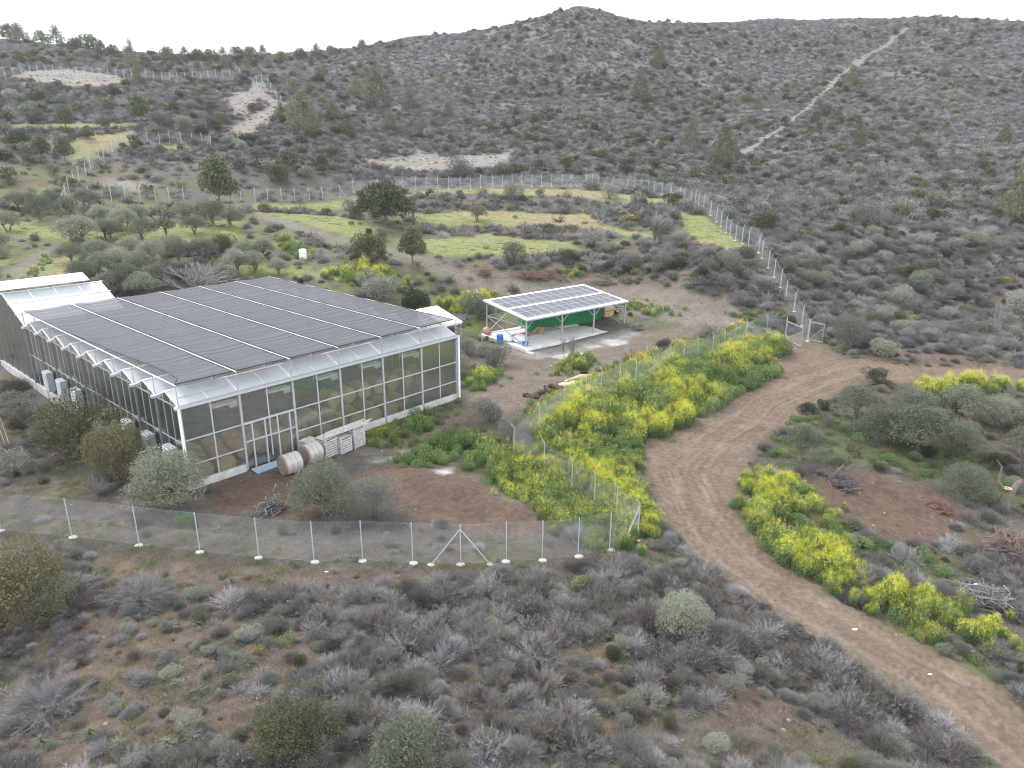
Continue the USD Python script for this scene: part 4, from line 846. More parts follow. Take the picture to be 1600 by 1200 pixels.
def cushion_kind(name, seed, n, w, matr, rough=.25):
    r = np.random.default_rng(seed); cls = klass(name); o = rnd_dirs(r, n, .0); R = .46 * (1 - rough + 2 * rough * meshkit.noise(o * 2.6 + seed, 3))[:, None]; sq = V(1, 1, .8)
    s = o * R * r.uniform(.45, .85, (n, 1)) * sq; e = o * R * r.uniform(.95, 1.2, (n, 1)) * sq + rnd_dirs(r, n, -.2) * .07
    st = rnd_dirs(r, 40, .1); part(cls, 'twigs', merge(blades(s, e, w, r), blades(st * 0, st * .42 * sq, w * 2, r)), matr, kind='stuff')
cushion_kind('cushion_0', 31, 1900, .009, L_dry); cushion_kind('cushion_1', 32, 1700, .010, L_dryb, .35); cushion_kind('cushion_2', 33, 1500, .012, L_sage, .4)
def bush_kind(name, seed, matr, n, L, W, nl=7, R=.5, trunk=None, tm=None):
    r = np.random.default_rng(seed); cls = klass(name); lobes = []
    for q in range(nl):
        a = q * 2.4 + r.uniform(-.4, .4); rr = r.uniform(.05, .30); lobes.append((rr * math.cos(a), rr * math.sin(a), r.uniform(.20, .52), r.uniform(.17, .27)))
    lobes.append((0, 0, .3, .34)); c, o = lobes_crown(r, lobes, n, .66); c[:, 2] = np.maximum(c[:, 2], .01)
    part(cls, 'crown', leaf_cloud(r, c, o, L, W, .75), matr)
    mb = MB(); limbs(mb, V(0, 0, 0), lobes[:5], .02, r); part(cls, 'stems', mb, L_bark)
for i in range(3):
    bush_kind(f'green_bush_{i}', 40 + i, L_green if i != 2 else L_yelg, 3600, .042, .026)
    bush_kind(f'green_far_{i}', 50 + i, L_green if i != 2 else L_yelg, 520, .085, .065)
    bush_kind(f'sage_bush_{i}', 60 + i, L_sage if i < 2 else L_olive, 3200, .045, .018)
    bush_kind(f'sage_far_{i}', 70 + i, L_sage if i < 2 else L_olive, 450, .085, .055)
bush_kind('big_bush_0', 65, L_yelg, 11000, .020, .013, 12); bush_kind('big_bush_1', 66, L_green, 9000, .022, .014, 10); bush_kind('big_bush_2', 67, L_sage, 11000, .024, .010, 12)
# trees, unit width 1; crown bases lifted on visible trunks
def tree_kind(name, seed, matr, n, L, W, lobes, trunk_r, fork, shell=.5, droop=0., spread=.7, bark=None, stems=1):
    r = np.random.default_rng(seed); cls = klass(name); c, o = lobes_crown(r, lobes, n, shell)
    part(cls, 'crown', leaf_cloud(r, c, o, L, W, spread, droop), matr)
    mb = MB()
    for q in range(stems):
        off = r.normal(0, .05, 3) * V(1, 1, 0) if stems > 1 else V(0, 0, 0); f = V(*fork) + off * 2.5
        mb.tube([off * .6 - V(0, 0, .03), (off * .6 + f) / 2 + r.normal(0, .012, 3), f], [trunk_r, trunk_r * .8, trunk_r * .65], 7); limbs(mb, f, lobes[q::stems], trunk_r * .5, r)
    part(cls, 'trunk', mb, bark or L_bark)
def ring_lobes(seed, n, R, z0, z1, r0, r1, top=True):
    r = np.random.default_rng(seed); out = []
    for q in range(n):
        a = q * 2.399 + r.uniform(-.3, .3); rr = R * math.sqrt((q + .5) / n); z = z1 + (z0 - z1) * (rr / R) ** 1.6 + r.uniform(-.05, .05); out.append((rr * math.cos(a), rr * math.sin(a), z, r.uniform(r0, r1)))
    return out
for i in range(3):
    tree_kind(f'olive_{i}', 80 + i, L_olive, 6000, .040, .012, ring_lobes(80 + i, 13, .34, .36, .62, .13, .20), .032, (0, 0, .22), .45, .1, .6, stems=2)
    tree_kind(f'olive_far_{i}', 85 + i, L_olive, 900, .085, .035, ring_lobes(85 + i, 11, .34, .38, .62, .13, .20), .03, (0, 0, .24), .45, .1, .6, stems=2)
    tree_kind(f'olive_bush_{i}', 88 + i, L_olive, 10000, .034, .010, ring_lobes(88 + i, 16, .33, .20, .58, .15, .23), .03, (0, 0, .1), .5, -.1, .55, stems=3)
for i in range(2):
    tree_kind(f'carob_{i}', 92 + i, L_carob, 5500, .042, .026, ring_lobes(92 + i, 22, .38, .22, .62, .12, .18), .035, (0, 0, .15), .6, .25, .5)
    tree_kind(f'carob_tall_{i}', 95 + i, L_carob, 3200, .06, .035, ring_lobes(95 + i, 12, .28, .55, 1.05, .14, .22) + [(.2, .1, .45, .12), (-.18, .0, .5, .13)], .035, (0, 0, .35), .55, .2, .5)
    lob = []
    rr_ = np.random.default_rng(97 + i)
    for q in range(20):
        z = .25 + 1.15 * q / 20; R = .42 * (1 - (q / 20) ** 1.5) + .04; a = q * 2.4; lob.append((R * .75 * math.cos(a), R * .75 * math.sin(a), z, .10 + .12 * (1 - q / 20)))
    tree_kind(f'pine_{i}', 97 + i, L_pine, 2200, .10, .022, lob, .03, (0, 0, 1.1), .35, -.3, .6)
    tree_kind(f'umbrella_pine_{i}', 99 + i, L_pine, 1500, .11, .03, ring_lobes(99 + i, 14, .38, .28, .78, .15, .24), .035, (0, 0, .3), .4, 0, .6)
def bare_kind(name, seed, matr, levels, w, stems, spread, H=1.0):
    r = np.random.default_rng(seed); cls = klass(name); S0, E0 = [], []; wd = []
    fr = [(np.zeros(3), unit(V(r.normal(0, spread), r.normal(0, spread), 1)), .34 * H, w) for _ in range(stems)]
    for lv in range(levels):
        nx_ = []
        for p, d, L, ww in fr:
            e = p + d * L * r.uniform(.75, 1.2); S0.append(p); E0.append(e); wd.append(ww)
            for _ in range(3 if lv else 4): nx_.append((p + (e - p) * r.uniform(.5, 1.0), unit(d + rnd_dirs(r, 1)[0] * .62 + V(0, 0, .12)), L * r.uniform(.55, .8), ww * .55))
        fr = nx_
    S0, E0, wd = np.array(S0), np.array(E0), np.array(wd); thick = wd > w * .2; mb = MB()
    for a, b, c in zip(S0[thick], E0[thick], wd[thick]): mb.tube([a, b], [c, c * .55], 4)
    part(cls, 'branches', mb, matr)
    if (~thick).any(): part(cls, 'twigs', merge(blades(S0[~thick], E0[~thick], wd[~thick] * 2.4, r)), matr, kind='stuff')
bare_kind('bare_tree_0', 120, L_dryb, 5, .026, 2, .25); bare_kind('bare_tree_1', 121, L_dry, 5, .026, 3, .35)
bare_kind('white_bare_0', 122, L_white, 4, .016, 12, .55); bare_kind('bare_bush_0', 123, L_dry, 4, .012, 9, .8, .8); bare_kind('whip_0', 124, L_white, 3, .012, 7, .13, 1.0)
# mustard, weeds, grass, asphodel, stones
def mustard_kind(name, seed, nleaf, nfl, h):
    r = np.random.default_rng(seed); cls = klass(name)
    rr = .55 * np.sqrt(r.uniform(0, 1, nleaf)); a = r.uniform(0, 7, nleaf); z = h * r.uniform(.05, .85, nleaf) * (1 - (rr / .6) ** 2 * .5)
    part(cls, 'leaves', leaf_cloud(r, np.stack([rr * np.cos(a), rr * np.sin(a), z], 1), np.tile(V(0, 0, 1), (nleaf, 1)), .115, .062, .85), L_must)
    if nfl:
        ns = nfl // 4; rr = .58 * np.sqrt(r.uniform(0, 1, ns)); a = r.uniform(0, 7, ns); top = np.stack([rr * np.cos(a), rr * np.sin(a), h * r.uniform(.75, 1.15, ns) * (1 - (rr / .6) ** 2 * .35)], 1)
        part(cls, 'stalks', merge(blades(top * V(.8, .8, .3), top, .014, r)), L_must)
        k = np.repeat(np.arange(ns), 4); part(cls, 'flowers', leaf_cloud(r, top[k] + r.normal(0, .05, (len(k), 3)), np.tile(V(0, 0, 1), (len(k), 1)), .042, .034, .9), L_flow)
for i, (nl, nf, h) in enumerate([(420, 330, 1.0), (430, 170, .95), (440, 50, .85), (460, 0, .75), (400, 480, 1.1)]): mustard_kind(f'mustard_{i}', 130 + i, nl, nf, h)
def tuft_kind(name, seed, n, h, w, matr, R=.3, out=.5):
    r = np.random.default_rng(seed); cls = klass(name); b = np.c_[r.normal(0, R / 2, (n, 2)), np.zeros(n)]; d = norm(rnd_dirs(r, n, .0) * out + V(0, 0, .6)); L = h * r.uniform(.5, 1.2, (n, 1))
    m1 = b + d * L * .6; e = m1 + (d * V(1, 1, .25)) * L * .5; part(cls, 'blades', merge(blades(b, e, w, r)), matr)
for i in range(2): tuft_kind(f'grass_{i}', 140 + i, 60, .22, .022, L_grass); tuft_kind(f'weed_{i}', 142 + i, 60, .20, .06, L_weed, .4, 1.0)
for i in range(2): tuft_kind(f'grass_{2 + i}', 146 + i, 50, .14, .03, L_mead, .5, 1.0)
def asph_kind(name, seed):
    r = np.random.default_rng(seed); cls = klass(name); n = 30; a = np.arange(n) * 2.4; m = MB()
    for q in range(n):
        t = V(math.cos(a[q]), math.sin(a[q]), 0); s = V(-t[1], t[0], 0); L = r.uniform(.7, 1.1); el = r.uniform(.4, 1.25)
        p = [V(0, 0, 0), t * L * .32 * math.cos(el) + EZ * L * .4 * math.sin(el), t * L * .5 + EZ * L * .5 * math.sin(el) * .9, t * L * .78 + EZ * L * .22]; w = [.018, .020, .015, .001]
        v = np.array([x + s * k * ww for x, ww in zip(p, w) for k in (-1, 1)]); m.add(v, [(0, 1, 3, 2), (2, 3, 5, 4), (4, 5, 7, 6)])
    part(cls, 'leaves', m, L_asph)
asph_kind('asphodel_0', 150); asph_kind('asphodel_1', 151)
M_rock = mat(stage, '/World/Looks/stone', {'o': ('object_info', {}), 'r': ('rgb_ramp', {'ramp': [(0., (.11, .08, .06)), (.3, (.16, .12, .095)), (.7, (.25, .21, .175)), (1., (.36, .33, .29))]}), 'p': ('principled_bsdf', {'roughness': .9})}, [('o.random', 'r.fac'), ('r.color', 'p.base_color')], surface='p.BSDF')
for i in range(3): c_ = klass(f'stone_{i}'); part(c_, 'stone', blob((.5, .4, .3), 40 + i * 7, 1), M_rock)

# ------------------------------------------------------------------ words for plants: by landmarks in view
LM = [('the blue drum', 781, 530), ('the cement mixer', 757, 525), ('the near fence end post', 996, 820), ('the gate', 1250, 530), ('the pale bottom olive', 640, 1160), ('the silvery roadside olive', 1068, 950), ('the yellowish left-edge bush', 45, 900), ('the whitest dead bush', 75, 1080), ('the sawn stump', 1567, 775),
 ('the biggest round tree', 603, 315), ('the largest leafless tree', 1023, 340), ('the round bush outside the uphill fence', 1195, 345), ('the dark right-edge pine', 1590, 310), ('the broad hill-foot pine', 1130, 230), ('the brown meadow', 165, 225), ('the sandy cutting', 395, 170), ('the quarry', 110, 122), ('the upper end of the hill path', 1410, 48), ('the lower end of the hill path', 1165, 240), ('the middle of the hill path', 1290, 140),
 ('the brown clearing', 680, 255), ('the hilltop', 900, 15), ('the saddle', 1100, 40), ('the braced fence post', 722, 850), ('the road bend', 1085, 790), ('the green container', 875, 495), ('the lone white drum', 474, 398), ('the side road', 1500, 588), ('the tall tree above the grove', 345, 300), ('the white leafless tree', 305, 435), ('the bright hillside pine', 1340, 205), ('the high right-edge pine', 1568, 210), ('the first fence footing from the left', 113, 841), ('the banded bales', 465, 720), ('the lowest yellow drift', 1440, 965), ('the picture\'s lower right corner', 1590, 1190), ('the skyline\'s right end', 1590, 40), ('the pale-topped slope bush', 1432, 435), ('the dead bush below the fence', 215, 930), ('the uphill fence bend', 1180, 385), ('the top terrace fence', 830, 290), ('the left track', 60, 410), ('the twin dark trees', 85, 235), ('the white bottom scrap', 935, 1180)]
LMX = np.array([(a, b) for _, a, b in LM], float)
ORD = ['', 'second ', 'third ', 'fourth ', 'fifth ', 'sixth ', 'seventh ', 'eighth ', 'ninth ', 'tenth ', 'eleventh ', 'twelfth ', 'thirteenth ', 'fourteenth ', 'fifteenth ', 'sixteenth ', 'seventeenth ', 'eighteenth ', 'nineteenth ', 'twentieth ']
taken = {}
def say(looks, us, vs, sizes):
    """labels by size and by the nearest landmark in view, counted outwards from it"""
    us, vs = np.asarray(us, float), np.asarray(vs, float); D = np.hypot(us[:, None] - LMX[:, 0], (vs[:, None] - LMX[:, 1]) * 1.5); k = D.argmin(1); d = D[np.arange(len(k)), k]; out = [''] * len(us)
    qs = np.quantile(sizes, [.33, .67]) if len(us) > 3 else (0, 1e9)
    for i in np.argsort(d):
        du, dv = us[i] - LMX[k[i], 0], (vs[i] - LMX[k[i], 1]) * 1.5
        rel = ('right of' if du > 0 else 'left of') if abs(du) > abs(dv) else ('below' if dv > 0 else 'above')
        sz = 'small' if sizes[i] < qs[0] else 'big' if sizes[i] > qs[1] else 'mid-sized'
        body = f'{sz} {looks[i]} {rel} {LM[k[i]][0]}'; n = taken.get(body, 0); taken[body] = n + 1
        out[i] = body if n == 0 else (f'{ORD[n]}nearest {body}' if n < 20 else f'{n + 1}th nearest {body}')
    return out

# ------------------------------------------------------------------ plants: hero specimens, each where it stands
def width_at(p, px): return px * float(proj(p)[2]) / FPX
def hero(kind, name, label, cat, u, v, wpx, ratio=1.0, rz=None, unitw=1.0, group=None, sink=.0):
    p = P1(u, v); w = width_at(p, wpx) / unitw
    return copy(kind, name, label, cat, (p[0], p[1], p[2] - sink), RNG.uniform(0, 6.28) if rz is None else rz, (w, w, w * ratio), group)
dry_kind('pale_dead_0', 39, 200, 24, .0058, L_white, .75, .35)
c_ = klass('gorse_0'); r_ = np.random.default_rng(170); c, o = lobes_crown(r_, [(0, 0, .3, .34), (.2, .1, .4, .22), (-.18, .1, .42, .22), (0, -.2, .38, .22)], 1400, .6)
part(c_, 'foliage', leaf_cloud(r_, c, o, .06, .02, .7), L_yelg); k_ = (c[:, 2] > .38) & (r_.uniform(0, 1, len(c)) < .32); part(c_, 'flowers', leaf_cloud(r_, c[k_] * 1.05, o[k_], .045, .035, .9), L_gorse)
H = [('olive_bush_0','olive_tree','large grey-green olive bush before the left front corner of the greenhouse','olive tree',268,793,140,1.0),
 ('olive_bush_1','olive_tree','round olive bush standing before the banded bales','olive tree',505,806,118,1.1),
 ('big_bush_2','evergreen_bush','dark bush close against the right side of the round olive bush by the bales','bush',583,808,90,1.15),
 ('big_bush_0','evergreen_bush','broad yellow-green bush against the coolers on the left wall, the farther of two','bush',120,712,150,.95),
 ('big_bush_0','evergreen_bush','bushy yellow-green shrub nearest the left front of the greenhouse wall','bush',190,748,130,1.1),
 ('bare_bush_0','bare_bush','small bare whitish bush left of the big olive bush','bush',155,775,70,1.0),
 ('olive_bush_2','olive_tree','pale olive bush cut by the bottom edge of the picture','olive tree',640,1215,150,1.15),
 ('olive_bush_0','olive_tree','silvery olive bush on the foreground slope beside the dirt road','olive tree',1068,990,105,1.0),
 ('big_bush_0','olive_scrub','big yellowish-grey bush at the left edge below the near fence','bush',45,970,180,1.05),
 ('olive_1','olive_tree','widest grey olive tree on the right verge of the dirt road','olive tree',1432,708,125,.9),
 ('olive_0','olive_tree','olive tree with a dense crown at the left end of the right-hand olive group','olive tree',1338,655,80,1.0),
 ('olive_bush_0','olive_tree','olive bush behind the yellow strip at the right picture edge','olive tree',1560,668,85,.85),
 ('olive_bush_2','olive_tree','olive bush cut by the right picture edge below the yellow strip','olive tree',1605,672,80,.9),
 ('olive_bush_0','olive_tree','low dense olive bush filling the middle of the right-hand olive group','olive tree',1375,690,92,.9),
 ('olive_bush_2','olive_tree','olive bush between the widest tree and the side road','olive tree',1425,662,95,.85),
 ('olive_bush_1','olive_tree','dark-centred olive bush below the right end of the group','olive tree',1492,708,95,.85),
 ('gorse_0','gorse_bush','yellow-flowering bush high on the slope just outside the uphill fence','gorse',1252,372,22,.9),
 ('gorse_0','gorse_bush','yellow-flowering bush lower on the slope outside the uphill fence','gorse',1288,440,28,.8),
 ('gorse_0','gorse_bush','yellow-flowering bush in the scrub above the side road','gorse',1425,505,26,.8),
 ('gorse_0','gorse_bush','yellow-flowering bush on the right slope near the small leafless tree','gorse',1568,446,26,.8),
 ('gorse_0','gorse_bush','pale yellow bush before the near fence, left of its end post','gorse',948,880,32,.9),
 ('gorse_0','gorse_bush','small yellow-tipped bush in the foreground scrub','gorse',408,1030,26,1.1),
 ('gorse_0','gorse_bush','yellow bush between the two leafless terrace trees','gorse',985,352,30,.8),
 ('sage_bush_0','olive_scrub','grey bush left of the greenhouse wall by the canes, upper one','bush',32,655,62,.9),
 ('cushion_0','dry_bush','dry grey bush by the canes at the left edge','bush',62,700,66,.8),
 ('sage_bush_1','olive_scrub','grey-green bush low at the left edge above the near fence','bush',20,740,70,.85),
 ('cushion_2','dry_bush','small grey bush between the yellow-green bushes and the left edge','bush',85,668,44,.8),
 ('cushion_1','dry_bush','dark dry bush against the foot of the left wall','bush',25,610,46,.9),
 ('olive_2','olive_tree','olive tree behind the widest one, at the right end of the group','olive tree',1500,662,95,.9),
 ('olive_2','olive_tree','small olive tree on a bare leaning trunk at the bend of the road','olive tree',1250,722,72,1.15),
 ('olive_bush_1','olive_tree','low silvery olive bush left of the sawn stump','olive tree',1505,775,95,.8),
 ('olive_0','olive_tree','olive tree at the right picture edge above the sawn stump','olive tree',1600,735,90,1.1),
 ('big_bush_2','olive_scrub','round grey bush opposite the gate across the road','bush',1325,545,75,1.1),
 ('sage_bush_0','olive_scrub','grey bush on the weedy bank between greenhouse and mustard, left one','bush',765,660,52,1.0),
 ('sage_bush_1','olive_scrub','grey bush on the weedy bank between greenhouse and mustard, right one','bush',800,690,55,1.0),
 ('sage_bush_0','olive_scrub','grey bush between the white shed and the solar shelter','bush',750,498,55,1.0),
 ('green_bush_0','evergreen_bush','dark green bush between the white shed and the yellow flowers','bush',650,485,62,.85),
 ('sage_bush_1','olive_scrub','grey bush behind the far right corner of the greenhouse','bush',590,470,70,.85),
 ('carob_0','carob_tree','biggest round dark-green tree on the terraces','carob tree',603,349,98,.98),
 ('green_bush_1','evergreen_bush','round dark bush beside the farm track, left of the small tree','bush',577,412,68,1.0),
 ('carob_tall_0','carob_tree','small tree with a split crown on the lower farm track','carob tree',645,420,52,1.1),
 ('carob_tall_1','carob_tree','tall dark tree above the olive grove by the fence','carob tree',345,333,70,1.05),
 ('carob_tall_0','carob_tree','dark tree leaning left of a twin on the far left terrace','carob tree',68,256,34,1.1),
 ('carob_tall_1','carob_tree','dark tree right of its twin on the far left terrace','carob tree',103,258,34,1.1),
 ('carob_1','carob_tree','low dark tree with two crowns left of the brown meadow','carob tree',33,232,48,.8),
 ('carob_tall_0','carob_tree','dark tree standing above the two twins on the left terrace','carob tree',104,206,34,1.0),
 ('carob_1','carob_tree','small dark tree at the left tip of the brown meadow','carob tree',136,217,24,.9),
 ('carob_tall_1','carob_tree','tallest dark tree at the upper right corner of the brown meadow','carob tree',221,197,42,.95),
 ('sage_bush_1','olive_scrub','round bush right of the tallest dark tree by the brown meadow','bush',254,196,34,.9),
 ('sage_bush_2','olive_scrub','olive-grey bush left of the sandy cutting','bush',288,206,36,1.0),
 ('green_bush_0','evergreen_bush','dark bush just behind the far left fence','bush',315,215,30,.9),
 ('sage_bush_0','olive_scrub','round grey bush on the brown meadow by the fence','bush',236,214,27,1.0),
 ('olive_1','olive_tree','small spreading olive tree on the middle terrace','olive tree',747,346,38,.9),
 ('sage_bush_1','olive_scrub','round grey bush on the rim of the top terrace left','bush',804,313,40,.95),
 ('sage_bush_2','olive_scrub','round grey bush on the green lower terrace','bush',803,410,52,.9),
 ('sage_bush_1','olive_scrub','grey-green bush at the right end of the green terrace','bush',926,386,48,.85),
 ('sage_bush_2','olive_scrub','pale round bush against the fence on the top terrace','bush',952,312,42,.85),
 ('bare_tree_1','bare_tree','leafless grey tree on the terrace rim, the left one','tree',940,352,48,.95),
 ('bare_tree_0','bare_tree','largest leafless purple-grey tree on the terrace edge','tree',1023,376,78,.85),
 ('bare_bush_0','bare_bush','bare grey bush below the largest leafless tree','bush',1045,405,50,.8),
 ('green_bush_1','evergreen_bush','round dark bush just outside the uphill fence','bush',1195,362,47,.95),
 ('white_bare_0','bare_tree','pale leafless tree spreading above the greenhouse nets','tree',305,462,125,.62),
 ('green_bush_2','evergreen_bush','upright yellow-brown bush above the greenhouse','bush',350,396,40,1.1),
 ('olive_0','olive_tree','big old olive tree at the top of the left track','olive tree',122,385,80,.85),
 ('whip_0','bare_sapling','bare pale saplings rising from the flower island by the yard','sapling',893,568,40,1.75),
 ('whip_0','bare_sapling','few bare saplings before the front edge of the slab','sapling',880,556,24,2.0),
 ('pine_0','pine_tree','broad pine at the foot of the far hill, beside the pale path','pine tree',1130,262,49,.95),
 ('bare_tree_0','bare_tree','brownish bare tree at the foot of the far hill','tree',945,250,70,.8),
 ('pine_1','pine_tree','pine left of the broad one at the foot of the hill','pine tree',1078,232,33,1.0),
 ('pine_1','pine_tree','dark pine at the right picture edge','pine tree',1590,348,72,.9),
 ('pine_0','pine_tree','pale green pine on the right hillside','pine tree',1340,228,24,1.1),
 ('pine_1','pine_tree','pale green pine high near the right edge','pine tree',1568,226,25,.9),
 ('pine_0','pine_tree','broad airy pine right of the sandy cutting','pine tree',475,215,62,.8),
 ('pine_1','pine_tree','pine on the lower slope between cutting and big round tree','pine tree',590,170,50,.9),
 ('pine_0','pine_tree','lone pine half-way up the middle hill','pine tree',1030,108,24,1.0),
 ('pine_1','pine_tree','wide pine in the fold of the middle hill','pine tree',1000,160,38,.9),
 ('pine_0','pine_tree','small bright pine left of the pale path','pine tree',1183,178,17,1.1),
 ('pine_1','pine_tree','dark pine on the pale path half-way up','pine tree',1328,136,28,.8),
 ('pine_0','pine_tree','bright pine at mid height on the right hillside','pine tree',1473,122,14,1.3),
 ('pine_0','pine_tree','tall pine by the distant quarry fence','pine tree',208,112,24,1.4),
 ('pine_1','pine_tree','small pine growing below the quarry fence','pine tree',216,132,16,1.3),
 ('pale_dead_0','dead_bush','dead pale bush lying on the slope at the left below the fence','bush',215,940,85,.75),
 ('pale_dead_0','dead_bush','whitest dead bush at the lower left corner','bush',75,1115,105,.7),
 ('big_bush_0','evergreen_bush','green bush with tan tips at the bottom, left of the pale olive','bush',455,1185,165,.8),
 ('sage_bush_0','olive_scrub','grey-green tangle on the slope right of the uphill fence','bush',1355,355,60,.9),
 ('sage_bush_2','olive_scrub','pale-topped round bush on the slope beyond the gate','bush',1432,455,45,1.0),
 ('sage_bush_1','olive_scrub','dark grey round bush at the right edge above the side road','bush',1600,500,70,1.0),
 ('sage_bush_2','olive_scrub','round olive-grey bush on the right slope below the dark pine','bush',1520,385,42,.9),
 ('bare_tree_1','bare_tree','small leafless tree on the right slope near the picture edge','tree',1572,420,34,.8),
 ('sage_bush_0','olive_scrub','wide grey bush beyond the fence behind the big round tree','bush',722,278,48,.9),
 ('green_bush_0','evergreen_bush','dark bush right of the wide grey one beyond the top fence','bush',790,281,34,.9),
 ('green_bush_1','evergreen_bush','yellowish bush on the flank left of the big round tree','bush',435,285,45,.9),
 ('sage_bush_2','olive_scrub','pale rounded bush behind the orchard fence','bush',530,292,30,1.0),
]
for k, nm, lab, cat, u, v, w, ra in H: hero(k, nm, lab, cat, u, v, w, ra, unitw=1.0 if k[:5] in ('olive', 'carob', 'pine_', 'umbre') else .95)
NTH = 'first second third fourth fifth sixth seventh eighth ninth tenth eleventh twelfth thirteenth fourteenth fifteenth sixteenth seventeenth eighteenth nineteenth twentieth twenty-first twenty-second twenty-third twenty-fourth twenty-fifth'.split()
def nth(i, lst, text): return NTH[sorted(range(len(lst)), key=lambda q: lst[q][0]).index(i)] + ' ' + text
GROVE = [(14,362,40),(65,345,45),(50,332,40),(28,326,38),(85,330,38),(107,337,36),(137,327,42),(165,372,38),(178,377,40),(195,362,44),(225,377,42),(260,370,36),(305,367,40),(335,352,44),(366,357,40),(215,350,38),(250,346,36),(290,346,40),(320,342,38),(160,352,40),(150,345,36)]
for i, (u, v, w) in enumerate(GROVE): hero(f'olive_{i % 3}' if w > 37 else f'olive_far_{i % 3}', 'olive_tree', nth(i, GROVE, 'grey-green olive tree from the left in the upper grove'), 'olive tree', u, v, w * 1.22, RNG.uniform(.8, 1.0), group='olive trees of the upper grove')
LOWER = [(112,412,45),(135,445,50),(160,432,46),(187,422,46),(200,455,52),(222,432,46),(178,462,50),(240,412,46),(282,412,44),(320,408,44),(372,428,46),(396,425,44),(150,402,42),(412,404,36),(250,448,50),(352,445,40),(436,430,34),(225,468,50),(385,405,38),(270,395,40),(205,402,42)]
for i, (u, v, w) in enumerate(LOWER): hero(f'olive_{i % 3}', 'olive_tree', nth(i, LOWER, 'shaggy olive tree from the left in the thicket behind the greenhouse'), 'olive tree', u, v, w * 1.25, RNG.uniform(.75, .95), group='olive trees of the lower thicket')
MIDP = [(440,190,30,1.0),(520,190,36,.9),(555,150,30,1.0),(610,205,34,.9),(640,170,30,1.0),(660,205,26,.9),(700,185,26,1.0),(545,215,34,.8),(460,150,26,1.0),(500,130,24,1.1),(580,125,22,1.0),(730,150,20,1.0),(690,130,18,1.0),(420,110,24,1.0),(385,112,22,1.1),(350,112,24,1.0)]
for i, (u, v, w, r_) in enumerate(MIDP): hero(f'pine_{i % 2}', 'pine_tree', nth(i, MIDP, 'airy pale pine from the left on the slope right of the cutting'), 'pine tree', u, v, w * .85, r_ * .75, group='scattered pines right of the sandy cutting')
MIDB = [(18,160,34),(60,160,36),(95,165,34),(125,178,30),(150,150,26),(180,150,28),(195,168,30),(170,172,28),(240,165,28),(270,175,30),(300,170,26),(330,175,28),(45,185,34),(10,190,30),(280,150,24),(320,150,24),(345,190,30),(335,205,32),(360,225,28),(15,285,40),(10,215,34),(8,250,34),(420,265,36),(450,262,40),(480,280,36),(500,262,34),(560,275,30),(600,240,28),(400,250,34),(375,265,30),(470,240,34),(520,245,30)]
for i, (u, v, w) in enumerate(MIDB): hero(('sage_far_2', 'green_far_0', 'sage_far_0', 'green_far_2')[i % 4], 'hillside_bush', say([('olive-grey', 'dark green', 'soft grey', 'yellow-green')[i % 4] + ' rounded bush'], [u], [v], [1])[0].replace('small ', '').replace('mid-sized ', '').replace('big ', ''), 'bush', u, v, w, RNG.uniform(.75, 1.0), group='rounded bushes on the upper left slopes')
SKYP = [(4,62,26,.9),(18,66,28,.8),(32,70,28,.8),(46,68,24,.8),(66,72,18,1.1),(90,76,24,1.0),(118,84,20,1.0),(140,84,34,.7),(160,88,18,.9),(178,92,18,1.0),(262,95,20,.9),(290,97,20,.8),(310,99,20,.9),(330,99,22,.8),(350,100,20,.9),(372,100,22,1.0),(392,98,22,.9),(412,97,18,1.0),(440,98,16,.9),(470,96,18,.9),(495,92,16,1.0),(520,90,15,.9),(566,80,12,1.2)]
for i, (u, v, w, r_) in enumerate(SKYP):
    hero(('umbrella_pine_0', 'umbrella_pine_1', 'pine_0')[i % 3], 'pine_tree', nth(i, SKYP, 'pine from the left along the left skyline'), 'pine tree', u, v, w * 1.35, r_ * (.75 if i % 3 == 2 else 1.0), group='pines along the left skyline')

